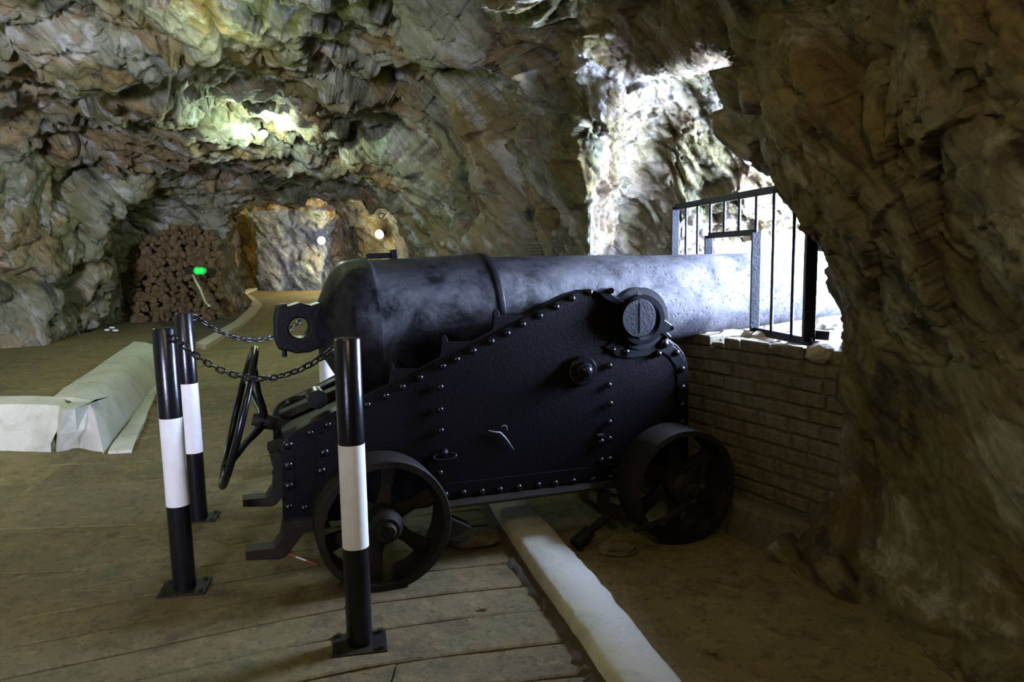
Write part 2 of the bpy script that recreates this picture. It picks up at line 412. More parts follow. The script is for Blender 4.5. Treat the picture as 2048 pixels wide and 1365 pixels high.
def surface_nets(S, o, h):
    ins = S < 0
    cnt = np.zeros(tuple(s - 1 for s in S.shape), np.int8)
    for dx in (0, 1):
        for dy in (0, 1):
            for dz in (0, 1):
                cnt += ins[dx:S.shape[0] - 1 + dx, dy:S.shape[1] - 1 + dy, dz:S.shape[2] - 1 + dz]
    act = (cnt > 0) & (cnt < 8)
    I = np.argwhere(act); idx = np.full(act.shape, -1, np.int64); idx[act] = np.arange(len(I))
    acc = np.zeros((len(I), 3)); num = np.zeros(len(I))
    cor = [(a, b, c) for a in (0, 1) for b in (0, 1) for c in (0, 1)]
    val = {c: S[I[:, 0] + c[0], I[:, 1] + c[1], I[:, 2] + c[2]] for c in cor}
    for c in cor:
        for ax in range(3):
            if c[ax] == 0:
                d = list(c); d[ax] = 1; d = tuple(d)
                m = (val[c] < 0) != (val[d] < 0)
                t = val[c] / (val[c] - val[d] + 1e-12)
                p = np.tile(np.array(c, float), (len(I), 1)); p[:, ax] += t
                acc[m] += p[m]; num[m] += 1
    Vv = (I + acc / num[:, None]) * h + np.array(o)
    quads = []
    for ax in range(3):
        a, b = [k for k in range(3) if k != ax]
        sl0 = [slice(1, -1)] * 3; sl1 = [slice(1, -1)] * 3
        sl0[ax] = slice(0, -1); sl1[ax] = slice(1, None)
        m = ins[tuple(sl0)] != ins[tuple(sl1)]
        E = np.argwhere(m); fl = ins[tuple(sl0)][m]
        off = np.array([1, 1, 1]); off[ax] = 0; E = E + off
        def g(da, db):
            Q = E.copy(); Q[:, a] += da; Q[:, b] += db; return idx[Q[:, 0], Q[:, 1], Q[:, 2]]
        q = np.stack([g(-1, -1), g(0, -1), g(0, 0), g(-1, 0)], 1)
        if ax == 1: q = q[:, ::-1]
        q = np.where(fl[:, None], q[:, ::-1], q)      # normals face the void
        quads.append(q)
    return Vv, np.concatenate(quads)
CV, CQ = surface_nets(S, (gx[0], gy[0], gz[0]), h)
# drop what lies beyond the outer mouth of the gun opening, and what is buried under the floor
fc = CV[CQ].mean(1)
keep = fc[:, 2] > -.30
CQ = CQ[keep]; fc = fc[keep]
# vertex normals
def vnormals(V_, Q_):
    fn = np.cross(V_[Q_[:, 2]] - V_[Q_[:, 0]], V_[Q_[:, 3]] - V_[Q_[:, 1]])
    n = np.zeros_like(V_)
    for k in range(4): np.add.at(n, Q_[:, k], fn)
    return n / (np.linalg.norm(n, axis=1, keepdims=True) + 1e-9)
CN = vnormals(CV, CQ)
def rock_disp(P, Nn):
    R = np.array(Vector((.62, -.25, -.74)).to_track_quat('Z', 'Y').to_matrix()).T
    W = P + .25 * np.stack([fbm(P * 1.1, 3, 5), fbm(P * 1.1, 3, 15), fbm(P * 1.1, 3, 25)], 1)
    Q = W @ R.T * np.array([1.15, 1.5, .58])
    d = .34 * fbm(P * .5, 2, 3)
    f, e = facets(Q * .85, 101); d = d + .36 * f - .12 * np.exp(-(e / .10))
    f, e = facets(Q * 2.0 + 5, 202); d = d + .14 * f - .04 * np.exp(-(e / .12))
    f, e = facets(Q * 4.6 + 9, 303); fi = .060 * f - .014 * np.exp(-(e / .12))
    f, e = facets(Q * 10.5 + 3, 404); fi = fi + .026 * f - .005 * np.exp(-(e / .15))
    f, e = facets(Q * np.array([22., 22., 30.]) + 3, 505); fi = fi + .010 * f
    fi = fi + .024 * fbm(Q * 6, 4, 77)
    return d, fi
def refine(Vv, Nn, Qs, sel):
    R_ = Qs[sel]; keepq = Qs[~sel]; n0 = len(Vv)
    E = np.concatenate([R_[:, [0, 1]], R_[:, [1, 2]], R_[:, [2, 3]], R_[:, [3, 0]]]); E = np.sort(E, 1)
    key = E[:, 0].astype(np.int64) * n0 + E[:, 1]
    uk, inv, cnt = np.unique(key, return_inverse=True, return_counts=True)
    ue = np.stack([uk // n0, uk % n0], 1)
    mv = Vv[ue].mean(1); mn = Nn[ue].mean(1)
    fv = Vv[R_].mean(1); fn_ = Nn[R_].mean(1)
    k = len(R_); em = inv.reshape(4, k) + n0; fcx = np.arange(k) + n0 + len(uk)
    nq = np.concatenate([np.stack([R_[:, i], em[i], fcx, em[i - 1]], 1) for i in range(4)])
    V2 = np.concatenate([Vv, mv, fv]); N2 = np.concatenate([Nn, mn, fn_]); N2 /= np.linalg.norm(N2, axis=1, keepdims=True) + 1e-9
    bnd = np.where(cnt == 1)[0]
    return V2, N2, np.concatenate([keepq, nq]), (bnd + n0, ue[bnd])
dist = np.linalg.norm(fc - np.array([0, 0, EYE]), axis=1)
CV, CN, CQ, BND = refine(CV, CN, CQ, (dist < 9.0) & (fc[:, 1] > 1.6) & (np.abs(fc[:, 0]) < .75 * fc[:, 1] + 1.2))
fc = CV[CQ].mean(1)
dist = np.linalg.norm(fc - np.array([0, 0, EYE]), axis=1)
CV, CN, CQ, BND2 = refine(CV, CN, CQ, (dist < 6.6) & (fc[:, 1] > 1.7) & (np.abs(fc[:, 0]) < .72 * fc[:, 1] + .8))
fc = CV[CQ].mean(1)
print('cave quads', len(CQ))
D, DF = rock_disp(CV, CN)
# calm the rock round the brickwork, gate and floor line of the opening
cx, cy, cz = CV.T
calm = np.clip(np.sqrt((cx - 1.4) ** 2 + ((cy - 4.3) * .8) ** 2 + ((cz - .9) * .7) ** 2) / 1.15 - .25, .10, 1)
bdv = (cx - 1.42) * .94 + (cy - 4.2) * .34
calm = np.where(bdv > .1, np.minimum(calm, .42), calm)
farm = np.clip((cy - 11.3) / 2, 0, 1); calm = calm * (1 - .50 * farm)
calm = np.where((bdv > -.75) & (cz > 1.0) & (cy > 3.9) & (cy < 7) & (cx > .3), np.minimum(calm, .42), calm)
near = ((cx > .5) & (cy < 5.2)); calm = np.where(near, calm * (.34 + .26 * np.clip((cz - .3) / .8, 0, 1)), calm)
fcalm = np.clip(calm * 2.2, 0, 1); fcalm = np.where((np.abs(bdv) < .5) & (cy < 4.9) & (cz < 1.05) & (cx > .9), .15, fcalm)
CV = CV + CN * (D * calm + DF * fcalm)[:, None]
for hx_, hy_, hr_, hd_ in ((1838, 355, .040, .16), (1855, 703, .026, .10), (2010, 392, .09, .10), (1535, 300, .03, .0)):   # drill holes and a cleft in the right wall
    dd = np.array(ray(hx_, hy_).normalized()); vv_ = CV - np.array([0, 0, EYE]); tt_ = vv_ @ dd
    pr_ = np.linalg.norm(vv_ - tt_[:, None] * dd, axis=1); ok_ = (tt_ > .5) & (pr_ < .06)
    if hd_ and ok_.any():
        q_ = CV[ok_][np.argmin(tt_[ok_])]; r_h = np.linalg.norm(CV - q_, axis=1)
        CV = CV - CN * (hd_ * np.exp(-(r_h / hr_) ** 4))[:, None]
CV[BND[0]] = CV[BND[1]].mean(1); CV[BND2[0]] = CV[BND2[1]].mean(1)
fc = CV[CQ].mean(1); fn = vnormals(CV, CQ)[CQ].mean(1)
def cave_part(name, sel, mt):
    q = CQ[sel]; used, inv = np.unique(q, return_inverse=True)
    v = CV[used]; q = inv.reshape(q.shape)
    me = bpy.data.meshes.new(name)
    me.vertices.add(len(v)); me.vertices.foreach_set('co', v.ravel().astype(np.float32))
    me.loops.add(q.size); me.loops.foreach_set('vertex_index', q.ravel().astype(np.int32))
    me.polygons.add(len(q)); me.polygons.foreach_set('loop_start', np.arange(0, q.size, 4, dtype=np.int32))
    me.polygons.foreach_set('use_smooth', np.zeros(len(q), bool) | True)
    me.update(calc_edges=True); me.validate()
    me.materials.append(mt)
    return link(name, me, kind='structure')
inn = ((fc[:, 0] > .42 + np.clip((5.6 - fc[:, 1]) * .35, -.1, .9)) & (fc[:, 1] > 3.35) & (fc[:, 1] < 7.0) & (fc[:, 2] > .9) & (bdv[CQ].mean(1) > -.72)) | (bdv[CQ].mean(1) > .25) & (fc[:, 1] > 3.3)
cliff = (fc[:, 0] * .947 + fc[:, 1] * .322 > 3.45) & (fc[:, 1] < 9.6) & (fc[:, 0] > .5)
inn = inn & ~cliff
farp = (fc[:, 1] > 13.9) & ~inn & ~cliff
mid = np.interp(fc[:, 1], [-5, 3, 6, 14], [-2, -2, -2.4, -4])
ceil_ = (fc[:, 2] > 2.75 + .0 * fc[:, 0]) & ~cliff & ~inn & ~farp
wr = (fc[:, 0] > mid) & ~cliff & ~inn & ~farp & ~ceil_
wl = (fc[:, 0] <= mid) & ~cliff & ~inn & ~farp & ~ceil_
cave_part('wall_cliff', cliff, M['rock_niche'])
# unseen shell added to block leaking sky light, closed but for the cliff face
ml = [(-10, -6), (6.0, -6), (4.25, -.85), (.90, 9.05), (4.25, 9.05), (4.25, 25), (-10, 25)]
mv = [(x, y, -.45) for x, y in ml] + [(x, y, 4.04) for x, y in ml]; nm_ = len(ml)
mf = [tuple(range(nm_))[::-1], tuple(range(nm_, 2 * nm_))] + [(i, (i + 1) % nm_, (i + 1) % nm_ + nm_, i + nm_) for i in range(nm_) if i not in (2, 3)]
link('wall_light_block', new_mesh('wall_light_block', mv, mf, M['rock_niche']), kind='structure')
cave_part('wall_embrasure', inn, M['rock_niche'])
blk = farp & (fc[:, 0] > -6.75) & (fc[:, 0] < -4.75) & (fc[:, 1] > 19.6) & (fc[:, 1] < 21.4) & (fc[:, 2] < 2.7)
cave_part('wall_back', farp & ~blk, M['rock_far'])
cave_part('wall_face', blk, M['rock_grey'])
CVn = np.array(CV)
def surf(px, py, back=.0):
    d = np.array(ray(px, py).normalized()); v = CVn - np.array([0, 0, EYE]); t = v @ d
    pr = np.linalg.norm(v - t[:, None] * d, axis=1); m = (t > .5) & (pr < .012 * t + .03)
    tt = np.sort(t[m])[:6].mean() - back
    return Vector((0, 0, EYE)) + Vector(d) * tt
cave_part('ceiling', ceil_, M['rock'])
cave_part('wall_right', wr & (fc[:, 1] < 5.0), M['rock_right'])
cave_part('wall_middle', wr & (fc[:, 1] >= 5.0), M['rock'])
cave_part('wall_left', wl, M['rock'])

# ---------------------------------------------------------------- floor
fx = np.concatenate([np.arange(-9, 3.2, .12)]); fy = np.arange(-4.8, 24.5, .12)
FX, FY = np.meshgrid(fx, fy, indexing='ij'); P = np.stack([FX.ravel(), FY.ravel(), np.zeros(FX.size)], 1)
FZ = fz(FX, FY).ravel() + .004 * fbm(P * 1.2, 3, 9) - .007
n1, n2 = FX.shape
I = np.arange(n1 * n2).reshape(n1, n2)
qq = np.stack([I[:-1, :-1], I[1:, :-1], I[1:, 1:], I[:-1, 1:]], -1).reshape(-1, 4)
me = new_mesh('floor', np.stack([P[:, 0], P[:, 1], FZ], 1).tolist(), qq.tolist(), M['floor'], True)
floor = link('floor', me, kind='structure')
# kerb line (whitewashed, crossing under the carriage)
KL = [(975, 975), (1000, 1018), (1038, 1075), (1075, 1130), (1120, 1190), (1162, 1245), (1207, 1310), (1248, 1365), (1330, 1480)]
KR = [(1030, 965), (1066, 1010), (1112, 1060), (1152, 1108), (1196, 1152), (1243, 1210), (1303, 1285), (1372, 1365), (1480, 1490)]
kl = [on_z(*p, .075) for p in KL]; kr = [on_z(*p, .075) for p in KR]
def densify(ps, k):
    o = []
    for i in range(len(ps) - 1):
        for j in range(k): o.append(ps[i].lerp(ps[i + 1], j / k))
    return o + [ps[-1]]
kl = densify(kl, 6); kr = densify(kr, 6)
mb = MB(); rnd = random.Random(3)
prof_n = 6
for i, (a, b) in enumerate(zip(kl, kr)):
    j = Vector((rnd.uniform(-.005, .005), rnd.uniform(-.005, .005), rnd.uniform(-.001, .001)))
    out = (a - b).normalized()
    mb.v += [tuple(a + out * .03 + Vector((0, 0, -.12)) + j), tuple(a + out * .012 + Vector((0, 0, -.02)) + j), tuple(a + j - out * .012), tuple(b + j + out * .02), tuple(b - out * .005 + Vector((0, 0, -.02)) + j), tuple(b - out * .012 + Vector((0, 0, -.12)) + j)]
for i in range(len(kl) - 1):
    for k in range(prof_n - 1): mb.f.append((i * prof_n + k, i * prof_n + k + 1, (i + 1) * prof_n + k + 1, (i + 1) * prof_n + k))
mb.build('kerb', M['kerb'], smooth=60, label='long whitewashed kerb strip running under the gun carriage between its wheels', cat='kerb')
kx = [p.x for p in kl][::-1]; ky = [p.y for p in kl][::-1]
# dark soil gathered along the kerb's left foot
rs = random.Random(14); m_ = MB(); L_ = len(kl)
for i, (a, b) in enumerate(zip(kl, kr)):
    o_ = (a - b).normalized(); w_ = rs.uniform(.03, .09)
    m_.v += [tuple(a + o_ * .02 + Vector((0, 0, -.055))), tuple(a + o_ * (.03 + w_ * .5) + Vector((0, 0, -.058 + rs.uniform(0, .012)))), tuple(a + o_ * (.03 + w_) + Vector((0, 0, -.080)))]
for i in range(L_ - 1):
    for k in range(2): m_.f.append((i * 3 + k, i * 3 + k + 1, (i + 1) * 3 + k + 1, (i + 1) * 3 + k))
m_.build('soil', M['joint'], smooth=60, kind='stuff', label='dark crumbs of soil gathered along the left foot of the white kerb', cat='soil')
def kerb_x(y): return float(np.interp(y, ky, kx)) - .03

# grooved paving strips on the roadway
def groove(x):
    pts = np.linspace(0, x, 24); sl = np.interp(pts, [-2.5, -.9, -.2, 1], [.50, .47, .19, .15])
    return float(np.trapz(sl, pts))
k = 0; y0 = 1.15; rnd = random.Random(11)
while y0 < 9.2:
    wdt = (.255 + rnd.uniform(-.025, .03)) 
    y1 = y0 + wdt
    xl = -2.05 + rnd.uniform(-.05, .05) - .35 * max(0, y0 - 4.6)
    xr = min(kerb_x(min(max(y0 + .0, ky[0]), ky[-1])) - .005, 1.5)
    if y0 > 4.4: xr = .1
    cuts = [xl]
    while cuts[-1] < xr - .9: cuts.append(cuts[-1] + rnd.uniform(1.2, 2.2))
    cuts = [c for c in cuts if c < xr - .5] + [xr]
    for a, b in zip(cuts[:-1], cuts[1:]):
        n = 6; g = .005; z0 = rnd.uniform(-.002, .002); vsl = []
        for i in range(n + 1):
            x = a + .004 + (b - a - .008) * i / n; gr = groove(x)
            w0 = rnd.uniform(-.006, .006); w1 = rnd.uniform(-.006, .006)
            for yy, zz in ((y0 + gr + g * .3, -.05), (y0 + gr + g + w0, .001), (y0 + gr + g + .010 + w0, .006), (y1 + gr - g - .010 + w1, .006), (y1 + gr - g + w1, .001), (y1 + gr - g * .3, -.05)):
                vsl.append((x, yy, fz(x, yy) + zz + z0))
        fs = []
        for i in range(n):
            for q in range(5): fs.append((i * 6 + q, (i + 1) * 6 + q, (i + 1) * 6 + q + 1, i * 6 + q + 1))
        fs += [(0, 1, 2, 3, 4, 5), tuple(n * 6 + q for q in (5, 4, 3, 2, 1, 0))]
        link('slab', new_mesh('slab', vsl, fs, M['slab']), floor)
    y0 = y1
# broad slabs at the left of the roadway
for i in range(3):
    for j in range(9):
        x1 = -1.85 - i * 1.2; x0 = x1 - 1.18 ; ya = 1.0 + j * .62 + i * .2; yb = ya + .612
        sk = lambda x: groove(max(x, -2.1)) * 0 + .06 * (x + 2.1)
        xs = -.35 * max(0, ya - 4.6)
        if yb > 5.4 and i > 0: continue
        if yb > 6.4: continue
        dz = rnd.uniform(-.005, .004)
        z = lambda x, y: fz(x, y) + .002 + dz * .2
        pts = [(x0 + xs, ya + sk(x0)), (x1 + xs, ya + sk(x1)), (x1 + xs - .1, yb + sk(x1)), (x0 + xs - .1, yb + sk(x0))]
        m_ = MB(); m_.prism([Vector((p[0] + rnd.uniform(-.01, .01), p[1] + rnd.uniform(-.01, .01), z(*p))) for p in pts], (0, 0, -.06))
        m_.build('slab', M['slab'], floor, bevel=.008, seg=1)
del S

# ---------------------------------------------------------------- left platform and its kerbs
def zs(px, py, z): return on_z(px, py, z)
PZ = .40
c0 = zs(-260, 800, PZ); c1 = zs(132, 803, PZ); c2 = zs(292, 686, PZ + .06)
outl = [Vector((c0.x, c0.y, 0)), Vector((c1.x, c1.y, 0)), Vector((c2.x, c2.y, 0)), Vector((c2.x - .2, c2.y + 1.6, 0)), Vector((-6.6, 13.9, 0)), Vector((-9, 13.9, 0)), Vector((-9, c0.y, 0))]
mb = MB(); mb.prism([p + Vector((0, 0, PZ - .015)) for p in outl], (0, 0, -.45))
mb.build('floor_platform', M['floor'], kind='structure')
def rough_strip(name, prof_list, mt, seed, label, cat='kerb'):
    """prof_list: stations, each a list of points; lofted"""
    rn = random.Random(seed); m_ = MB(); k = len(prof_list[0])
    for st in prof_list:
        for p in st: m_.v.append((p[0] + rn.uniform(-.008, .008), p[1] + rn.uniform(-.008, .008), p[2] + rn.uniform(-.006, .006)))
    for i in range(len(prof_list) - 1):
        for q in range(k): m_.f.append((i * k + q, i * k + (q + 1) % k, (i + 1) * k + (q + 1) % k, (i + 1) * k + q))
    m_.f.append(tuple(range(k))); m_.f.append(tuple((len(prof_list) - 1) * k + q for q in range(k)))
    return m_.build(name, mt, smooth=50, label=label, cat=cat)
# kerb receding along the road: tall sloping road-side face
def lerp_px(a, b, t): return (a[0] + (b[0] - a[0]) * t, a[1] + (b[1] - a[1]) * t)
st = []
for i in range(13):
    t = i / 12; zf = .02 + .17 * t
    tin = on_z(*lerp_px((100, 797), (268, 683), t), PZ + .05 * t)        # inner top edge
    tout = on_z(*lerp_px((178, 800), (306, 690), t), PZ - .01 + .05 * t)
    bot = on_z(*lerp_px((208, 905), (318, 762), t), 0 + fz(0, 5.9 + 2.6 * t))
    d = (bot - tout); d.z = 0
    m_ = tout + d * .45; m_.z = tout.z * .78
    st.append([tin + Vector((0, 0, -.45)), tin, tin.lerp(tout, .6) + Vector((0, 0, .01)), tout, m_, bot, bot + Vector((0, 0, -.1))])
rough_strip('kerb', st, M['kerb'], 5, 'tall whitewashed kerb with a rounded end, receding along the left of the road')
st = []
for i in range(9):
    t = i / 8
    a = on_z(*lerp_px((-300, 790), (122, 793), t), PZ + .01); b = on_z(*lerp_px((-300, 806), (140, 812), t), PZ - .02)
    e = on_z(*lerp_px((-300, 872), (118, 880), t), .10); e.y = min(e.y, b.y - .02)
    st.append([a + Vector((0, 0, -.4)), a, b, b + (e - b) * .5, e, e + Vector((0, 0, -.15))])
rough_strip('kerb', st, M['kerb'], 6, 'whitewashed kerb face at the left edge of the photo, front of the raised floor')
mb = MB()  # broken plaster lump where both kerbs meet
n = 9; rnd = random.Random(21)
bpts = [on_z(*p, .0) for p in ((102, 885), (112, 912), (160, 906), (208, 900), (220, 850))]
tpts = [on_z(*p, PZ - .02) for p in ((118, 810), (128, 822), (150, 818), (180, 806), (190, 800))]
mid_ = [(b.lerp(t, .5) + Vector((rnd.uniform(-.02, .02), -.02, 0))) for b, t in zip(bpts, tpts)]
mb.v = [tuple(p) for p in bpts + mid_ + tpts] + [tuple(bpts[2] + Vector((0, .6, 0))), tuple(tpts[2] + Vector((0, .5, 0)))]
for r_ in (0, 5):
    for i in range(4): mb.f.append((r_ + i, r_ + i + 1, r_ + i + 6, r_ + i + 5))
mb.f += [(10, 11, 16), (11, 12, 16), (12, 13, 16), (13, 14, 16)]
mb.build('plaster_patch', M['kerb'], label='broken rough plaster lump at the corner where the two left kerbs meet', cat='plaster')
# flat white margin painted on the road beside the kerb
st = []
for i in range(11):
    t = i / 10
    a = on_z(*lerp_px((216, 902), (322, 752), t), .012 + fz(0, 5.9 + 2.6 * t)); b = on_z(*lerp_px((262, 900), (352, 700), t), .012 + fz(0, 5.9 + 2.9 * t))
    st.append([a + Vector((0, 0, -.05)), a, b, b + Vector((0, 0, -.05))])
rough_strip('kerb_margin', st, M['kerb'], 8, 'flat whitewashed concrete margin on the road beside the tall kerb', 'road margin')
# thin pale edge line of the road in the distance with its dirt verge
EP = [(402, 690), (440, 668), (478, 645), (505, 622), (515, 606), (500, 592), (484, 586), (500, 579), (522, 574)]
def on_road(px, py, dz=0):
    d = ray(px, py)
    for i in range(400):
        t = 3 + i * .06; z = EYE + d.z * t
        if z <= fz(0, d.y * t) + dz: return Vector((d.x * t, d.y * t, z))
    return Vector((d.x * t, d.y * t, z))
EW = [10, 9, 8, 8, 9, 6, 5, 4, 3]
st = []
for (p, w) in zip(EP, EW):
    a = on_road(p[0] - w * 1.1, p[1] - w * .25, .05); b = on_road(p[0] + w * .9, p[1] + w * .25, .05)
    st.append([a + Vector((0, 0, -.08)), a + Vector((0, 0, .01)), b + Vector((0, 0, .01)), b + Vector((0, 0, -.08))])
M['edge'] = simple('pale_edging', (.50, .45, .30), .8, 0, 12, .5, .02)
rough_strip('road_edging', st, M['edge'], 9, 'thin pale concrete edging curving along the left of the distant road', 'edging')
V_ = [on_road(*p, .04) for p in ((398, 690), (436, 668), (474, 645), (497, 624), (504, 610), (492, 596), (474, 588), (440, 596), (380, 612), (300, 640), (262, 664), (330, 676))]
mb = MB(); mb.prism([v + Vector((0, 0, .0)) for v in V_], (0, 0, -.2)); mb.build('floor_verge', M['dirt'], kind='structure')

# ---------------------------------------------------------------- brick wall under the opening
W0 = Vector((1.60, 3.39, 0)); WD = Vector((-.45, .893, 0)).normalized(); WN = Vector((-WD.y, WD.x, 0)); WN = WN if WN.x < 0 else -WN
wall = empty('wall_brick', (0, 0, 0), kind='structure')
mb = MB(); mb.prism([W0 + Vector((0, 0, -.05)), W0 + WD * 2.5 + Vector((0, 0, -.05)), W0 + WD * 2.5 + Vector((0, 0, .93)), W0 + Vector((0, 0, .93))], -WN * .25)
for i_, v_ in enumerate(mb.v): mb.v[i_] = tuple(Vector(v_) + (WN * .042 if i_ < 4 else Vector()))
mb.build('mortar', M['mortar'], wall)
rnd = random.Random(5); z = .10; row = 0
while z < .97:
    hgt = .074 + rnd.uniform(-.004, .004); s = -.02 - (row % 2) * .11
    while s < 2.3:
        L = .215 + rnd.uniform(-.03, .03)
        if rnd.random() < .2: L *= .55
        top = hgt if not (z > .86 and rnd.random() < .25) else hgt * .55
        c = W0 + WD * (s + L / 2) + WN * (.002 + rnd.uniform(-.004, .005)) + Vector((0, 0, z + top / 2))
        m_ = MB(); hx, hy, hz = (L - .012) / 2, .05, (top - .012) / 2
        vv = []
        for e in (-1, 1):
            for a, b in ((-1, -1), (1, -1), (1, 1), (-1, 1)):
                p = WD * (a * hx + rnd.uniform(-.006, .006)) + WN * (b * hy * 1.0 + (rnd.uniform(-.003, .003) if b > 0 else 0)) + Vector((0, 0, e * hz + rnd.uniform(-.005, .005)))
                vv.append(p)
        m_.add(vv, [(3, 2, 1, 0), (4, 5, 6, 7), (0, 1, 5, 4), (1, 2, 6, 5), (2, 3, 7, 6), (3, 0, 4, 7)])
        if not (.72 < s + L / 2 < .0): m_.build('brick', M['brick'], wall, bevel=.007, seg=1, loc=c)
        s += L
    z += hgt; row += 1
# rough-stone lumps helper
def stone_mesh(name, dims, seed, mt, sub=2, rough=.18):
    bm = bmesh.new(); bmesh.ops.create_icosphere(bm, subdivisions=sub, radius=1)
    for v in bm.verts:
        # square the sphere a little, then chip it
        p = v.co; m_ = max(abs(p.x), abs(p.y), abs(p.z)); p = p.lerp(p / m_ * .85, .45)
        P_ = np.array([[p.x, p.y, p.z]]) * 1.3 + seed * 3.1
        d = 1 + rough * float(fbm(P_, 2, seed)[0]) + rough * .6 * float(facets(P_, seed)[0][0])
        v.co = Vector((p.x * dims[0], p.y * dims[1], p.z * dims[2])) * d
    me = bpy.data.meshes.new(name); bm.to_mesh(me); bm.free(); me.materials.append(mt); return me
# loose stones on the sill of the opening
M['sill_stone'] = simple('sill_stone', (.36, .30, .23), .85, 0, 14, .9, .02, vcol=(.24, .18, .12), vscale=9)
sill = [(1462, 676, .10, .06, .06, 4.35), (1500, 672, .09, .06, .055, 4.25), (1532, 678, .08, .06, .05, 4.1), (1568, 690, .07, .05, .045, 3.95), (1600, 692, .09, .06, .04, 3.82), (1425, 690, .10, .07, .05, 4.4), (1640, 700, .10, .07, .05, 3.6), (1545, 700, .06, .05, .03, 3.92)]
SL = ['tallest pale stone on the sill, directly under the gun barrel', 'rounded brown stone on the sill right of the tallest one', 'angular stone in the middle of the window sill', 'small stone on the sill below the gate bars', 'flat broken stone on the sill under the gate post', 'broad low stone at the left end of the sill behind the carriage', 'squared stone at the right end of the sill beside the rock pillar', 'small flat chip on the front edge of the sill']
for i, (px, py, a, b, c, Y) in enumerate(sill):
    p = at_y(px, py, Y); p.z = max(p.z - .01, .955)
    link('sill_stone', stone_mesh('sill_stone', (a, b, c), 31 + i, M['sill_stone'], 2, .3), None, SL[i], 'stone', 'loose stones on the sill', loc=p, rot=(0, 0, i * 1.3))
# stone ledge at the foot of the wall
mb = MB(); led = [(1.20, 3.66), (1.03, 4.10), (.70, 4.80), (.95, 5.0), (1.60, 3.62), (1.64, 3.36), (1.42, 3.42)]
mb.prism([Vector((x, y, .165 + .02 * math.sin(i * 2.3))) for i, (x, y) in enumerate(led)], (0, 0, -.2))
mb.build('stone_ledge', M['brick'], bevel=.012, label='low worn stone ledge at the foot of the brick wall beside the front wheel', cat='ledge')

# ---------------------------------------------------------------- the gate
G0 = Vector((1.335, 4.2, 0)); GD = Vector((-.15, 1, 0)).normalized()
def on_gate(px, py, off=0):
    nrm = Vector((GD.y, -GD.x, 0)); d = ray(px, py); t = (G0 + nrm * off).dot(nrm) / d.dot(nrm)
    return Vector((0, 0, EYE)) + d * t
gp = on_gate(1620, 690); gate = empty('window_gate', (gp.x, gp.y, 1.02), label='black barred iron gate across the gun opening with a cut-out for the barrel', cat='gate')
def gl(p): return Vector(p) - gate.location
gn = Vector((GD.y, -GD.x, 0))
def gs(px, py=500): p = on_gate(px, py); return (p - G0).dot(GD)
def gpt(s, z): return gl(G0 + GD * s + Vector((0, 0, z)))
s_near, s_far, s_nr, s_nl = gs(1622), gs(1350), gs(1512), gs(1417)
zt = on_gate(1545, 380).z; zb = on_gate(1605, 682).z; znt = on_gate(1512, 465).z
MB().bar(gpt(s_near - .03, zt), gpt(s_far, zt), .012, .04).build('top_rail', M['gate_iron'], gate, bevel=.003)
MB().bar(gpt(s_near - .03, zb), gpt(s_nr, zb), .012, .04).build('bottom_rail', M['gate_iron'], gate, bevel=.003)
MB().bar(gpt(s_nr, znt), gpt(s_nl, znt), .012, .035).build('notch_rail', M['gate_iron'], gate, bevel=.003)
MB().bar(gpt(s_nl, zb), gpt(s_far, zb), .012, .04).build('bottom_rail', M['gate_iron'], gate, bevel=.003)
up_y = Vector((0, 1, 0))
for s_, za, zz, w_ in ((s_nr, zb, znt, .045), (s_nl, zb, znt, .045), (s_far, zb, zt, .045)):
    MB().box(gpt(s_, (za + zz) / 2), (.045, .012, zz - za) if 0 else (.05, .02, zz - za)).build('upright', M['gate_iron'], gate, bevel=.003)
MB().box(gpt(s_near, (zb + zt + .02) / 2), (.055, .035, zt - zb + .02)).build('gate_post', M['gate_iron'], gate, bevel=.004)
for px in (1586, 1545):
    s_ = gs(px, 560); MB().tube([gpt(s_, zb), gpt(s_, zt)], .009, 10).build('bar', M['gate_iron'], gate, smooth=40)
for px in (1513, 1479, 1449, 1421):
    s_ = gs(px, 420); MB().tube([gpt(s_, znt), gpt(s_, zt)], .009, 10).build('bar', M['gate_iron'], gate, smooth=40)
for px in (1395, 1372):
    s_ = gs(px, 460); MB().tube([gpt(s_, zb), gpt(s_, zt)], .009, 10).build('bar', M['gate_iron'], gate, smooth=40)
a = on_gate(1612, 668); b = at_y(1658, 672, a.y - .02)
MB().bar(gl(a), gl(b) , .03, .045).build('hinge_arm', M['gate_iron'], gate, bevel=.004)

# ---------------------------------------------------------------- the cannon (barrel)
cannon = empty('cannon', GUN, TH, 'huge black muzzle-loading cannon barrel lying on the riveted iron carriage, muzzle through the gate', 'cannon')
SLOPE = .0478
AX = Vector((1, 0, SLOPE)).normalized(); ref = Vector((-SLOPE, 0, 1)).normalized()
def axp(u): return Vector((u - U0, 0, 1.12 + (u - .69) * SLOPE))
def seg_lathe(name, prof, n=72, mt='barrel', c0=False, c1=False):
    o = axp(prof[0][0]); m_ = MB(); m_.lathe([(p[0] - prof[0][0], p[1]) for p in prof], o, AX, n, ref=ref, cap0=c0, cap1=c1)
    return m_.build(name, M[mt], cannon, smooth=35)
seg_lathe('barrel_tube', [(.642, .328), (.665, .321), (.72, .318), (1.20, .318), (1.235, .318), (1.24, .318), (1.252, .300), (1.60, .282), (2.05, .2645), (2.056, .256), (2.9, .2235), (3.35, .208), (3.55, .206), (3.62, .212), (3.64, .205), (3.64, .10), (3.0, .09), (3.0, .001)])
seg_lathe('breech', [(.36, .06), (.385, .105), (.41, .155), (.437, .21), (.46, .252), (.48, .28), (.50, .302), (.515, .316), (.53, .322), (.60, .331), (.638, .334), (.643, .334), (.646, .330), (.66, .323)], mt='barrel', c0=True)
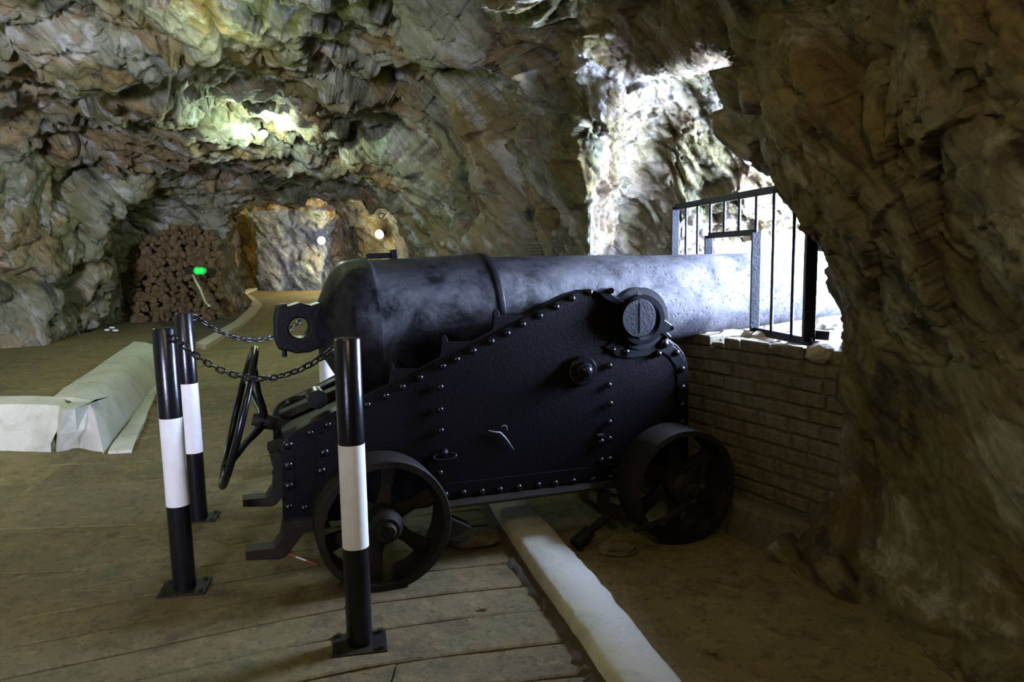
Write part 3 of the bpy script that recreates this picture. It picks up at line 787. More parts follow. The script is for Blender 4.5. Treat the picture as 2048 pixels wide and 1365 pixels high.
seg_lathe('ring', [(1.225, .300), (1.226, .322), (1.25, .322), (1.258, .318), (1.262, .300)], mt='iron')
# cascabel: block with a round eye, seen square on
vc = V0
co = [(553, 616), (562, 611), (575, 614), (600, 606), (622, 612), (640, 606), (668, 592), (690, 600), (690, 690), (660, 690), (640, 697), (620, 706), (592, 708), (575, 703), (557, 700), (550, 680), (549, 640)]
ov = [on_v(x, y, vc - .075) for x, y in co]
hc = on_v(599, 657, vc - .075); R_ = (on_v(620, 657, vc - .075) - hc).length
bm = bmesh.new(); nh = 28
out = [bm.verts.new(p) for p in ov]; inn_ = [bm.verts.new(hc + Vector((math.cos(2 * PI * k / nh) * R_, 0, math.sin(2 * PI * k / nh) * R_))) for k in range(nh)]
ed = [bm.edges.new((out[i], out[(i + 1) % len(out)])) for i in range(len(out))] + [bm.edges.new((inn_[i], inn_[(i + 1) % nh])) for i in range(nh)]
r_ = bmesh.ops.triangle_fill(bm, use_beauty=True, edges=ed)
fs = [f for f in bm.faces]
ex = bmesh.ops.extrude_face_region(bm, geom=fs)
for v in [g for g in ex['geom'] if isinstance(g, bmesh.types.BMVert)]: v.co.y += .15
bmesh.ops.recalc_face_normals(bm, faces=bm.faces)
me = bpy.data.meshes.new('cascabel'); bm.to_mesh(me); bm.free(); me.materials.append(M['iron'])
ca = link('cascabel', me, cannon)
b_ = ca.modifiers.new('bevel', 'BEVEL'); b_.width = .016; b_.segments = 3; b_.limit_method = 'ANGLE'; b_.angle_limit = math.radians(35)
MB().tube([on_v(569, 700, vc - .02), on_v(569, 714, vc - .02)], .012, 10).build('pin', M['iron'], cannon)
MB().bar(on_v(556, 614, vc - .02), on_v(574, 611, vc - .02), .04, .02).build('pin_head', M['iron'], cannon, bevel=.003)
a = on_v(738, 515, V0 + .05); b = on_v(800, 513, V0 + .05)
MB().bar(a + Vector((0, .06, .006)), b + Vector((0, .06, .006)), .05, .028).box(b + Vector((-.02, .06, .01)), (.03, .06, .05)).build('sight_block', M['iron'], cannon, bevel=.004)
# trunnion (sticks out through the carriage bearing)
VP = 3.456           # outer face of the near cheek plate
tc_ = on_v(1279, 637, VP - .075)
TR = (on_v(1313, 637, VP - .075) - tc_).length
m_ = MB(); m_.lathe([(0, TR * .96), (.006, TR), (.08, TR), (.40, TR * 1.05)], tc_, (0, 1, 0), 40, cap0=True)
m_.build('trunnion', M['trunnion_iron'], cannon, smooth=35)
m_ = MB(); m_.lathe([(0, TR * 1.05), (.34, TR), (.35, TR * .9)], tc_ + Vector((0, .50, 0)), (0, 1, 0), 24); m_.build('trunnion', M['trunnion_iron'], cannon, smooth=35)
m_ = MB(); m_.box(tc_ + Vector((0, -.0005, 0)), (.003, .003, TR * 1.5)); m_.build('score_mark', M['iron_gloss'], cannon)

# ---------------------------------------------------------------- the carriage
car = empty('gun_carriage', GUN, TH, 'black riveted iron garrison gun carriage on four small spoked wheels', 'gun carriage')
top_outline = [(568, 1052), (566, 960), (562, 905), (566, 888), (576, 872), (592, 861), (640, 838), (690, 812), (735, 788), (765, 773), (779, 768), (781, 742), (776, 728), (781, 723), (787, 727), (789, 738), (836, 737), (880, 714), (884, 690), (883, 676), (888, 670), (894, 674), (896, 684), (942, 683), (985, 660), (988, 640), (987, 624), (992, 619), (998, 623), (1000, 632), (1052, 631), (1100, 606), (1140, 587), (1158, 580), (1176, 578), (1196, 583), (1214, 592), (1232, 606), (1246, 640), (1262, 668), (1290, 682), (1320, 676), (1340, 680), (1356, 692), (1368, 708), (1375, 728), (1377, 760), (1377, 925)]
bot_outline = [(1300, 942), (1240, 950), (890, 996), (880, 1000), (860, 1015), (700, 1040)]
def plate(vface, th, name='side_plate', pts=top_outline + bot_outline, vref=VP):
    ps = []
    for x, y in pts:
        p = on_v(x, y, vref); p.y = vface - V0; ps.append(p)
    bm = bmesh.new(); vv = [bm.verts.new(p) for p in ps]
    ed = [bm.edges.new((vv[i], vv[(i + 1) % len(vv)])) for i in range(len(vv))]
    bmesh.ops.triangle_fill(bm, use_beauty=True, edges=ed)
    ex = bmesh.ops.extrude_face_region(bm, geom=list(bm.faces))
    for v in [g for g in ex['geom'] if isinstance(g, bmesh.types.BMVert)]: v.co.y += th
    bmesh.ops.recalc_face_normals(bm, faces=bm.faces)
    bmesh.ops.dissolve_limit(bm, angle_limit=.01, verts=bm.verts, edges=bm.edges)
    me = bpy.data.meshes.new(name); bm.to_mesh(me); bm.free(); me.materials.append(M['iron'])
    o = link(name, me, car)
    b = o.modifiers.new('bevel', 'BEVEL'); b.width = .003; b.segments = 2; b.limit_method = 'ANGLE'; b.angle_limit = math.radians(50)
    return o
VF = 4.225
plate(VP, .022); plate(VF, .022)
# edge angle-iron frame behind each plate (gives the cheeks their depth)
def edge_strip(pxs, vref, v0, v1, th, name):
    ps = [on_v(x, y, vref) for x, y in pxs]; m_ = MB()
    for p, q in zip(ps[:-1], ps[1:]):
        a = Vector((p.x, (v0 + v1) / 2 - V0, p.z)); b = Vector((q.x, (v0 + v1) / 2 - V0, q.z)); m_.bar(a, b, abs(v1 - v0), th)
    return m_.build(name, M['iron'], car, bevel=.002)
FL = [(576, 884), (596, 864), (640, 842), (690, 817), (765, 778), (880, 718), (985, 665), (1052, 635), (1100, 611), (1140, 592), (1170, 583)]
edge_strip(FL, VP, VP + .022, VP + .10, .012, 'top_flange')
edge_strip(FL, VP, VF - .09, VF, .012, 'top_flange')
edge_strip([(1330, 683), (1352, 697), (1368, 718), (1373, 745), (1373, 920)], VP, VP + .022, VP + .10, .012, 'front_flange')
# raised band on the face along the riveted edge
def band(pxs, w, name='band', off=.006, vref=VP):
    ps = [on_v(x, y, vref) for x, y in pxs]; m_ = MB()
    L = len(ps); lo = []; hi = []
    for i in range(L):
        t = (ps[min(i + 1, L - 1)] - ps[max(i - 1, 0)]).normalized(); nn = Vector((-t.z, 0, t.x)) * (w / 2)
        lo.append(ps[i] - nn); hi.append(ps[i] + nn)
    m_.prism(lo + hi[::-1], (0, -off, 0))
    return m_.build(name, M['iron'], car, bevel=.0015)
band([(578, 1030), (577, 960), (575, 905), (588, 880), (640, 856), (700, 828), (734, 810), (839, 757), (946, 703), (1045, 650), (1144, 600), (1180, 590)], .055)
band([(1322, 690), (1345, 706), (1360, 728), (1364, 760), (1364, 928)], .06)
band([(648, 862), (648, 1020)], .05)
# bottom angle iron: upright leg and protruding foot
a = on_v(880, 992, VP); b = on_v(1245, 944, VP)
band([(868, 986), (1252, 940)], .075, 'bottom_band', .008)
a = on_v(886, 1010, VP - .04); b = on_v(1262, 962, VP - .04)
MB().bar(a, b, .11, .016).build('bottom_rail', M['iron_dull'], car, bevel=.003)
MB().bar(Vector((a.x, VF - V0 + .04, a.z)), Vector((b.x, VF - V0 + .04, b.z)), .11, .016).build('bottom_rail', M['iron_dull'], car, bevel=.003)
# cross transoms between the cheeks
for px, py, w_, h_ in ((1330, 800, .02, .30), (640, 930, .02, .24), (1050, 900, .02, .2)):
    p = on_v(px, py, VP); MB().box((p.x, (VP + VF) / 2 - V0 + .005, p.z), (w_, VF - VP - .05, h_)).build('transom', M['iron'], car)
# rivets
riv = MB(); riv.lathe([(0, .0175), (.004, .0172), (.009, .0145), (.013, .009), (.0145, .001)], (0, 0, 0), (0, -1, 0), 12, cap0=False)
rb = riv.build('rivet', M['iron_gloss'], car, smooth=60)
RV = [(734, 810), (771, 792), (804, 774), (839, 756), (885, 733), (913, 719), (946, 702), (982, 683), (1014, 667), (1045, 649), (1079, 632), (1112, 614), (1144, 597), (1179, 585),
      (880, 775), (880, 820), (881, 862), (879, 947), (576, 890), (576, 931), (577, 972), (620, 866), (648, 905), (642, 942), (655, 850), (577, 1014), (608, 1016), (697, 828),
      (1218, 732), (1217, 771), (1220, 808), (1218, 845), (1218, 878), (1202, 884), (1218, 919), (1202, 921), (1353, 706), (1364, 739), (1365, 776), (1365, 810), (1365, 846), (1365, 878),
      (926, 986), (963, 984), (999, 980), (1037, 975), (1076, 971), (1110, 967), (1146, 963), (1186, 960), (1221, 955), (890, 990), (1225, 700), (1251, 704), (1284, 690)]
first = True
for (x, y) in RV:
    p = on_v(x, y, VP - .007)
    o = rb if first else rb.copy()
    if not first: C.objects.link(o)
    o.location = p; first = False
    s_ = 1.25 if (x, y) in ((576, 890), (576, 931), (577, 972), (648, 905), (642, 942), (1251, 704)) else 1.0
    o.scale = (s_, s_, s_)
# big bolt (1325,685) with long shadow, and pin (1313,705)
for (x, y, r) in ((1325, 687, .027), (1313, 707, .019)):
    p = on_v(x, y, VP); m_ = MB(); m_.lathe([(0, r), (.016, r), (.028, r * .8), (.034, r * .4), (.036, .001)], p, (0, -1, 0), 18, cap0=False); m_.build('bolt', M['iron_gloss'], car, smooth=50)
# stepped boss
p = on_v(1163, 741, VP); s1 = (on_v(1190, 741, VP) - p).length
MB().lathe([(0, s1), (.020, s1), (.026, s1 * .92), (.027, s1 * .62), (.042, s1 * .58), (.048, s1 * .5), (.049, s1 * .36), (.07, s1 * .34), (.076, s1 * .2), (.077, .001)], p, (0, -1, 0), 32, cap0=False).build('boss', M['iron_gloss'], car, smooth=35)
# trunnion bearing and cap square
tcp = on_v(1276, 639, VP); 
def dial(r, th, name, mt, off=0, a0=0, a1=360, rin=None):
    m_ = MB(); rin = rin or TR * 1.03
    ks = [a0 + (a1 - a0) * i / 36 for i in range(37)]
    pts = [tcp + Vector((math.cos(math.radians(k)) * r, -off, math.sin(math.radians(k)) * r)) for k in ks]
    ins = [tcp + Vector((math.cos(math.radians(k)) * rin, -off, math.sin(math.radians(k)) * rin)) for k in ks[::-1]]
    m_.prism(pts + ins, (0, th, 0)); return m_.build(name, mt, car, bevel=.003)
MB().ringplate(tcp + Vector((0, -.05, 0)), (0, 1, 0), TR * 1.04, TR * 1.30, .09, 48).build('bearing', M['iron_gloss'], car, smooth=35)
MB().ringplate(tcp + Vector((.004, -.022, .006)), (0, 1, 0), TR * 1.28, TR * 1.62, .06, 48).build('bearing', M['iron'], car, smooth=35)
# bearing flange below, wrapping the plate
fl = [(1208, 694), (1236, 676), (1262, 684), (1290, 686), (1318, 670), (1332, 676), (1346, 690), (1330, 694), (1310, 706), (1290, 713), (1262, 716), (1232, 713)]
m_ = MB(); m_.prism([on_v(x, y, VP) for x, y in fl], (0, -.012, 0)); m_.build('bearing_flange', M['iron'], car, bevel=.003)
for q in ([(1196, 585), (1218, 577), (1226, 590), (1250, 604), (1243, 614), (1212, 600)], [(1318, 612), (1330, 640), (1344, 650), (1342, 662), (1336, 666), (1344, 674), (1338, 678), (1312, 660)]):
    m_ = MB(); m_.prism([on_v(x, y, VP - .03) for x, y in q], (0, .08, 0)); m_.build('cap_square', M['iron_gloss'], car, bevel=.004)
MB().tube([on_v(1342, 657, VP - .03), on_v(1342, 657, VP + .06)], .014, 12).build('cap_pin', M['iron_gloss'], car)
MB().tube([on_v(1222, 582, VP - .04), on_v(1222, 582, VP + .06)], .016, 12).build('cap_pin', M['iron_gloss'], car)
# pad eye, wing key with chain ring, slots
p = on_v(887, 911, VP); w_ = .055
eye_pts = [Vector((p.x + math.cos(k * PI / 8) * w_, p.y - .022 + .012 * math.sin(k * PI / 8), p.z + math.sin(k * PI / 8) * .014)) for k in range(16)]
MB().tube(eye_pts, .006, 8, closed=True).build('pad_eye', M['iron_gloss'], car, smooth=60)
MB().lathe([(0, .024), (.012, .020), (.024, .010), (.025, .001)], p + Vector((0, 0, .012)), (0, -1, 0), 16, cap0=False).build('pad_eye_boss', M['iron'], car, smooth=60)
ky = [on_v(x, y, VP - .012) for x, y in ((977, 862), (990, 865), (1000, 866), (1012, 878), (1029, 902))]
MB().tube(ky, [.003, .005, .006, .005, .002], 8).build('key_pin', M['grey_metal'], car, smooth=60)
p = on_v(1008, 858, VP - .01); MB().tube([p + Vector((math.cos(a) * .016, 0, math.sin(a) * .016)) for a in [k * PI / 6 - .6 for k in range(7)]], .003, 6).build('key_ring', M['grey_metal'], car)
for x, y, w_ in ((1200, 871, .04), (1232, 940, .05)):
    p = on_v(x, y, VP - .006); MB().box(p, (w_, .02, .01)).build('cleat', M['iron_dull'], car, bevel=.003)
# rear steps: one foot at each cheek
def step(vf):
    o = []
    for x, y in ((566, 1038), (650, 1030), (660, 1048), (606, 1060), (590, 1082), (572, 1106), (560, 1112), (492, 1114), (490, 1097), (548, 1090), (562, 1068)):
        p = on_v(x, y, VP); p.y = vf - V0; o.append(p)
    m_ = MB(); m_.prism(o, (0, .10, 0)); m_.build('step', M['iron_dull'], car, bevel=.004)
step(VP - .05); step(VF - .05)
# rear bolt lugs between the cheeks
for x, y, v_, r in ((543, 893, VP + .25, .035), (553, 945, VP + .25, .02), (585, 800, VF - .1, .02)):
    p = on_v(x, y, v_); MB().lathe([(0, r * .6), (.03, r), (.06, r), (.25, r)], p + Vector((-.02, 0, 0)), (1, 0, 0), 6).build('lug', M['iron_dull'], car)
p = on_v(560, 925, VP + .2); q = on_v(600, 925, VP + .2)
MB().bar(on_v(548, 900, VP + .25), on_v(575, 1000, VP + .25), .12, .05).build('rear_bracket', M['iron_dull'], car, bevel=.006)
# flat bars and links on the slope of the rear between the cheeks
MB().bar(on_v(560, 832, VF - .25), on_v(690, 775, VF - .25), .10, .04).build('elevating_bar', M['iron_dull'], car, bevel=.006)
MB().bar(on_v(565, 868, VP + .3), on_v(740, 790, VP + .3), .18, .05).build('elevating_bar', M['iron_dull'], car, bevel=.006)
MB().lathe([(0, .045), (.12, .045)], on_v(636, 800, VP + .15), (0, 1, 0), 16).build('elevating_gear', M['iron_gloss'], car, smooth=35)
# wheels
VW = 3.20; WW = .20
def wheel(px, py, rpx, spoke0, name='wheel', vv=None, parentless=False):
    c = on_v(px, py, VW); R = (on_v(px + rpx, py, VW) - c).length
    if vv is not None: c.y = vv - V0
    w = bpy.data.objects.new('wheel', None); C.objects.link(w); w.parent = car; w.location = (c.x, c.y, R + .0)
    w.empty_display_size = .05
    MB().lathe([(0, R * .89), (0, R * .985), (.008, R), (WW - .008, R), (WW, R * .985), (WW, R * .88), (.10, R * .85), (0, R * .89)], (0, 0, 0), (0, 1, 0), 64, cap0=False, cap1=False).build('rim', M['iron_dull'], w, smooth=35)
    m_ = MB(); m_.lathe([(-.045, .030), (-.045, .050), (-.02, .054), (.0, .075), (.02, .078), (WW, .078), (WW + .03, .06)], (0, 0, 0), (0, 1, 0), 32); m_.build('hub', M['iron_dull'], w, smooth=35)
    MB().lathe([(-.075, .026), (-.06, .034), (.30, .034)], (0, 0, 0), (0, 1, 0), 20).build('axle_end', M['iron_dull'], w, smooth=35)
    for k in range(6):
        a = spoke0 + k * PI / 3; d = Vector((math.cos(a), 0, math.sin(a)))
        pr = []
        t = Vector((-d.z, 0, d.x))
        y_ = .045
        m_ = MB(); m_.prism([d * .06 + t * .040, d * (R * .5) + t * .026, d * (R * .87) + t * .040, d * (R * .87) - t * .040, d * (R * .5) - t * .026, d * .06 - t * .040], (0, .045, 0))
        o = m_.build('spoke', M['iron_dull'], w, bevel=.008); o.location.y = .10
    return w, c, R
w1, c1_, R1 = wheel(773, 1074, 130, .35)
w2, c2_, R2 = wheel(1373, 1010, 97, .55)
vfar = VF + (VP - VW) - WW + .0
w3 = wheel(773, 1074, 130, .5, vv=vfar)[0]; w4 = wheel(1373, 1010, 97, .2, vv=vfar)[0]
for w_, c_, R_w in ((w1, c1_, R1), (w2, c2_, R2)):
    MB().bar((c_.x, VW + .1 - V0, R_w), (c_.x, vfar + .05 - V0, R_w), .09, .09, up=Vector((1, 0, 0))).build('axle_tree', M['iron_dull'], car, bevel=.01)
    MB().box((c_.x, VP + .06 - V0, R_w + .12), (.30, .09, .22)).build('axle_block', M['iron_dull'], car, bevel=.01)
    MB().box((c_.x, VF - .04 - V0, R_w + .12), (.30, .09, .22)).build('axle_block', M['iron_dull'], car, bevel=.01)
# eccentric lever near the front wheel
m_ = MB(); p0 = on_v(1206, 980, VP - .03); p1 = on_v(1208, 1028, VP - .05)
MB().bar(p0, p1, .05, .06, up=Vector((0, 1, 0))).build('lever_hanger', M['iron_dull'], car, bevel=.006)
q0 = on_v(1226, 1024, VP - .06); q1 = on_v(1180, 1062, VP - .1); q2 = on_v(1150, 1090, VP - .12)
MB().tube([q0, q1], [.022, .020], 12).build('lever', M['iron_dull'], car, smooth=50)
MB().lathe([(0, .034), (.02, .036), (.02 + .085, .040), (.11, .036), (.111, .022), (.04, .02), (.04, .001)], q1, (q2 - q1), 10, cap0=True, cap1=False).build('lever_socket', M['iron_dull'], car, smooth=35)
MB().lathe([(-.03, .036), (.03, .036)], q0, (0, 1, 0), 16).build('lever_pivot', M['iron_dull'], car, smooth=35)
# lever lying across the front wheel
MB().bar(on_v(1268, 1062, VW - .05), on_v(1330, 1040, VW - .05), .03, .02).bar(on_v(1330, 1040, VW - .05), on_v(1375, 1008, VW - .05), .03, .022).build('wheel_lever', M['iron_dull'], car, bevel=.004)
# wedge chock behind the near rear wheel
m_ = MB(); wp = [on_v(888, 1030, VP - .1), on_v(945, 1056, VP - .1), on_v(905, 1075, VP - .1), on_v(890, 1090, VP - .1)]
m_.prism(wp, (0, .1, 0)); m_.build('rear_hook', M['iron_dull'], car, bevel=.005)
# hand wheel on its slanting spindle
hcx = on_v(477, 834, V0 + .0); ax_ = Vector((math.cos(.274), 0, -math.sin(.274)))
Rw = (on_v(515, 695, V0) - on_v(438, 972, V0)).length / 2 - .012
e1 = Vector((0, 1, 0)); e2 = ax_.cross(e1).normalized()
hw = bpy.data.objects.new('hand_wheel', None); C.objects.link(hw); hw.parent = car; hw.location = hcx
MB().tube([(e1 * math.cos(k * PI / 32) + e2 * math.sin(k * PI / 32)) * Rw for k in range(64)], .017, 12, closed=True).build('rim', M['iron_gloss'], hw, smooth=60)
hub = ax_ * .115
for k in range(4):
    a = k * PI / 2 + .5; d = e1 * math.cos(a) + e2 * math.sin(a)
    MB().tube([hub + d * .02, hub + d * .08 - ax_ * .02, hub * .5 + d * (Rw * .5), d * (Rw - .005)], [.022, .018, .013, .013], 10).build('spoke', M['iron_gloss'], hw, smooth=60)
MB().lathe([(-.05, .02), (-.05, .028), (0, .036), (.06, .034), (.09, .025), (.34, .022)], hub, ax_, 18).build('spindle', M['iron_dull'], hw, smooth=40)

# ---------------------------------------------------------------- bollard posts
def post(px, pyb, name, label, lean=(0, 0), pos=None, H=1.165, ring_dir=None):
    p = on_z(px, pyb, 0) if pos is None else Vector(pos)
    r = empty('barrier_post', p, 0, label, 'post', 'black and white barrier posts')
    r.rotation_euler = (lean[0], lean[1], 0)
    R = .048; T = H / 3; n = 36
    MB().lathe([(0, R), (T, R)], (0, 0, 0), (0, 0, 1), n).build('lower_section', M['iron_gloss'], r, smooth=40)
    MB().lathe([(T, R + .0004), (2 * T, R + .0004)], (0, 0, 0), (0, 0, 1), n).build('white_band', M['white_paint'], r, smooth=40)
    MB().lathe([(2 * T, R), (H - .006, R), (H, R - .004), (H, .001)], (0, 0, 0), (0, 0, 1), n, cap1=False).build('upper_section', M['iron_gloss'], r, smooth=40)
    MB().box((0, 0, .006), (.20, .17, .014), Matrix.Rotation(.2, 3, 'Z')).build('base_plate', M['iron_dull'], r, bevel=.003)
    for a, b in ((-1, -1), (1, -1), (1, 1), (-1, 1)):
        MB().lathe([(0, .012), (.012, .012), (.013, .006)], Matrix.Rotation(.2, 3, 'Z') @ Vector((a * .078, b * .063, .012)), (0, 0, 1), 6).build('bolt', M['iron_dull'], r)
    return r
H = 1.165
p_c = post(720, 1292, 'c', 'nearest barrier post, standing in front of the rear wheel of the carriage', (-.0, -.006))
p_l = post(370, 1180, 'l', 'left front barrier post, left of the hand wheel, chain end tied near its top', (.0, -.018))
p_b = post(398, 1040, 'b', 'rear left barrier post standing behind the left front one', (0, -.016))
p_r = post(0, 0, 'r', 'barrier post behind the cannon, mostly hidden by the cascabel and near post', (0, 0), pos=(-1.22, 5.0, .015))
def top_of(p, z): return p.matrix_basis @ Vector((0, 0, z))
for p in (p_c, p_l, p_b, p_r): p.matrix_basis
def post_pt(p, z, off):
    M_ = Matrix.Translation(p.location) @ p.rotation_euler.to_matrix().to_4x4()
    return M_ @ Vector((off[0], off[1], z))
# chain links
lk = []
Lh, Lr, Lw = .0135, .0042, .0105
pts = []
for k in range(12):
    a = 2 * PI * k / 12
    pts.append(Vector((math.cos(a) * Lw + (Lh if math.cos(a) > 1e-6 else -Lh if math.cos(a) < -1e-6 else 0), math.sin(a) * Lw, 0)))
lm = MB(); lm.tube(pts, Lr, 6, closed=True)
link_me = bpy.data.meshes.new('link'); link_me.from_pydata(lm.v, [], lm.f); link_me.update(); link_me.materials.append(M['iron_gloss'])
link_me.polygons.foreach_set('use_smooth', [True] * len(link_me.polygons))
def chain(A, B, sag_pt, label, pitch=.0385, skew=0):
    ch = empty('chain', A, 0, label, 'chain', 'chains between the barrier posts')
    # parabola through A, sag, B
    hor = Vector((B.x - A.x, B.y - A.y, 0)); L = hor.length
    tm = sag_pt[0]; zm = sag_pt[1]
    # z(t)=A.z+(b)t+c t^2 with z(1)=B.z, z(tm)=zm
    dz = B.z - A.z; c = (zm - A.z - dz * tm) / (tm * tm - tm); b = dz - c
    f = lambda t: Vector((A.x + hor.x * t, A.y + hor.y * t, A.z + b * t + c * t * t))
    S_ = [f(i / 400) for i in range(401)]; acc = 0; nxt = pitch / 2; i = 0; k = 0
    for i in range(400):
        d = (S_[i + 1] - S_[i]); 
        while acc + d.length >= nxt:
            pos = S_[i] + d * ((nxt - acc) / d.length)
            t = d.normalized(); side = t.cross(Vector((0, 0, 1))).normalized(); up = side.cross(t)
            m_ = Matrix((t, side, up)).transposed().to_4x4()
            o = bpy.data.objects.new('link', link_me); C.objects.link(o); o.parent = ch
            o.matrix_basis = Matrix.Translation(pos - A) @ m_ @ Matrix.Rotation((PI / 2 if k % 2 else 0) + .6 + random.uniform(-.15, .15), 4, 'X')
            k += 1; nxt += pitch
        acc += d.length
    return ch
def eye_on(p, z, ang):
    r = .016; c = Vector((math.cos(ang), math.sin(ang), 0)) * (.048 + r)
    MB().tube([c + Vector((math.cos(ang) * math.cos(k * PI / 8) * r, math.sin(ang) * math.cos(k * PI / 8) * r, math.sin(k * PI / 8) * r)) + Vector((0, 0, z)) for k in range(16)], .005, 8, closed=True).build('chain_eye', M['iron_gloss'], p, smooth=60)
    return post_pt(p, z, (c.x + math.cos(ang) * r, c.y + math.sin(ang) * r))
def ang(a, b): return math.atan2(b.location.y - a.location.y, b.location.x - a.location.x)
a1 = ang(p_l, p_c); A = eye_on(p_l, H - .045, a1 ); B = eye_on(p_c, H - .05, a1 + PI)
def zat(A, B, px, py):
    # height on the upright plane AB for a pixel
    hor = Vector((B.x - A.x, B.y - A.y, 0)); nrm = Vector((-hor.y, hor.x, 0)); d = ray(px, py); t = (A - Vector((0, 0, EYE))).dot(nrm) / d.dot(nrm)
    p = Vector((0, 0, EYE)) + d * t; return ((p - A).dot(hor) / hor.length_squared, p.z)
chain(A, B, zat(A, B, 535, 757), 'black chain hanging between the left front post and the nearest post')
a2 = ang(p_b, p_r); A = eye_on(p_b, H - .03, a2); B = eye_on(p_r, H - .03, a2 + PI)
chain(A, B, zat(A, B, 520, 680), 'black chain hanging behind the cascabel from the rear left post')

# ---------------------------------------------------------------- lamps
def flood(name, pos, label, glow, size=.12, aim=(0, -1, -.4), power=0, col=(1, 1, 1), soft=.05):
    r = empty(name, pos, 0, label, 'lamp')
    q = Vector(aim).to_track_quat('-Z', 'Y'); m3 = q.to_matrix()
    MB().lathe([(-.03, .3 * size), (-.02, .5 * size), (.025, .5 * size)], (0, 0, 0), m3 @ Vector((0, 0, -1)), 24).build('housing', M['iron_dull'], r, smooth=40)
    lz = MB().lathe([(.0, .5 * size), (.15 * size, .5 * size), (.35 * size, .4 * size), (.48 * size, .22 * size), (.52 * size, .001)], m3 @ Vector((0, 0, -.02)), m3 @ Vector((0, 0, -1)), 24).build('lens', glow, r, smooth=50)
    MB().bar(m3 @ Vector((0, 0, .02)), m3 @ Vector((0, 0, .16)), .03, .03).build('bracket', M['iron_dull'], r)
    if power:
        l = light(name + '_light', 'POINT', (0, 0, 0), power, col, soft); l.parent = r; l.location = m3 @ Vector((0, 0, -.6 * size - .07))
    return r
lp = surf(526, 264, .13)
flood('ceiling_lamp', lp, 'bright white lamp fixed in a cleft of the rock ceiling above the tunnel', M['lamp_glow'], .11, (.25, -.5, -.8), 130, (.75, 1.0, .85), .04)
flood('tunnel_lamp', at_y(642, 481, 19.95), 'round yellowish lamp deep in the far tunnel', M['lamp_white'], .2, (.6, -1, -.2), 110, (1.0, .82, .30), .08)
flood('tunnel_lamp', surf(761, 468, .15), 'oval white lamp on the right wall of the tunnel mouth just above the cannon', M['lamp_white'], .17, (-.5, -1, -.3), 30, (.9, 1.0, .85), .08)
gl_ = empty('exit_lamp', at_y(400, 542, 12.6), 0, 'small glowing green lamp on the wall beside the rubble-filled arch', 'lamp')
for dx_ in (-.035, .035):
    MB().lathe([(-.06, .03), (-.05, .055), (0, .066), (.05, .055), (.06, .03)], (dx_, 0, 0), (0, 1, 0), 16).build('lens', M['green_glow'], gl_, smooth=50)
MB().box((-.17, 0, 0), (.14, .08, .10)).build('housing', M['iron_dull'], gl_, bevel=.01)
l = light('exit_lamp_light', 'POINT', (0, -.1, 0), .5, (.1, 1, .3), .04); l.parent = gl_; l.location = (0, -.12, 0)
cp = [at_y(x, y, Y) for x, y, Y in ((385, 548, 12.8), (390, 560, 12.75), (402, 582, 12.6), (410, 604, 12.4), (418, 612, 12.2))]
MB().tube(cp, .022, 8).build('cable_pipe', M['edge'], smooth=60, label='pale pipe running down from the green lamp to the ground', cat='pipe')

hk = surf(763, 432, .05)
MB().tube([hk + Vector((math.cos(k * .5) * .045, -.01 * k * .2, math.sin(k * .5) * .045)) for k in range(11)] + [hk + Vector((.07, .02, .05))], .008, 8).build('wall_hook', M['iron_dull'], smooth=60, label='small black curled iron hook on the rock above the tunnel mouth lamp', cat='hook')
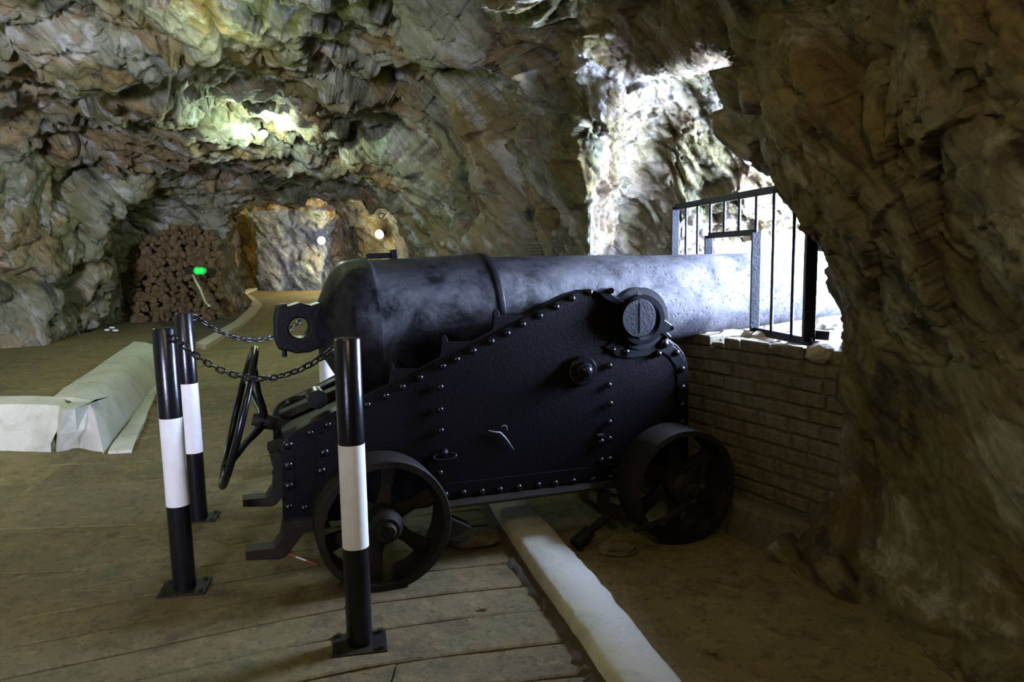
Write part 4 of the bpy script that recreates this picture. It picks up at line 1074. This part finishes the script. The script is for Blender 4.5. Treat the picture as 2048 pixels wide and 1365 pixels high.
# rubble infill of the arch, stone by stone
rubm = [stone_mesh('stone', (.085, .06, .065), 60 + i, M['rubble'], 1, .5) for i in range(6)]
rw = empty('wall_rubble', (0, 0, 0), kind='structure')
rnd = random.Random(9)
nst = 0
for zi in range(22):
    for xi in range(14):
        if nst >= 298: break
        x = 268 + xi * 13.5 + rnd.uniform(-5, 5) + (zi % 2) * 6; y = 640 - zi * 10.2 + rnd.uniform(-3, 3)
        if x < 262 + max(0, (560 - y)) * .25 or x > 445: continue
        if y < 445 + abs(x - 370) * .35: continue
        o = link('stone', rubm[rnd.randrange(6)], rw, loc=at_y(x, y, 13.35 + (x - 260) * .0008 + rnd.uniform(-.06, .06)), rot=(rnd.uniform(0, 6), rnd.uniform(0, 6), rnd.uniform(0, 6)))
        s_ = rnd.uniform(.7, 1.25); o.scale = (s_, s_, s_); nst += 1

# ---------------------------------------------------------------- small things on the ground
M['red'] = simple('red_plastic', (.45, .05, .04), .4)
pa = on_z(572, 1107, .012); pb = on_z(634, 1130, .012)
st_ = empty('drinking_straw', pa, 0, 'red and white straw lying on the paving behind the rear wheel', 'straw')
for i in range(6):
    a = (pb - pa) * (i / 6); b = (pb - pa) * ((i + 1) / 6)
    MB().tube([a, b], .004, 8).build('stripe', M['red'] if i not in (2, 3) else M['white_paint'], st_)
M['leaf'] = simple('dry_leaf', (.16, .12, .05), .8)
for (x, y, s_, lb) in ((1425, 1302, .03, 'dry brown leaf scrap on the pale floor right of the kerb'), (968, 1218, .022, 'curled dark leaf stem on the paving left of the kerb')):
    p = on_z(x, y, .012); m_ = MB(); m_.prism([Vector((math.cos(a) * s_ * (1 + .4 * math.sin(3 * a)), math.sin(a) * s_ * .5, .004 * math.cos(2 * a))) for a in [k * PI / 5 for k in range(10)]], (0, 0, .003))
    m_.build('leaf', M['leaf'], label=lb, cat='leaf', loc=p)
link('stone', stone_mesh('stone', (.14, .10, .035), 77, M['brick'], 2, .3), None, 'flat grey stone on the ground under the carriage beside the kerb', 'stone', loc=on_z(950, 1078, .03))
link('stone', stone_mesh('stone', (.09, .06, .03), 78, M['brick'], 2, .3), None, 'small flat stone on the ground near the front wheel lever', 'stone', loc=on_z(1232, 1098, .02))
M['litter'] = simple('litter', (.7, .7, .68), .6)
for i, (x, y) in enumerate(((214, 660), (224, 656), (231, 661))):
    link('paper_scrap', stone_mesh('scrap', (.05, .03, .02), 90 + i, M['litter'], 1, .4), None, ['crumpled white scrap by the left rock foot, leftmost of three', 'crumpled white scrap by the left rock foot, middle of three', 'crumpled white scrap by the left rock foot, rightmost of three'][i], 'litter', 'white scraps by the rock', loc=on_z(x, y, PZ + .03))
MB().bar(on_z(168, 908, .012), on_z(158, 945, .012), .03, .02).build('iron_stub', M['iron_dull'], label='short black iron stub set in the road before the left kerb', cat='stub')
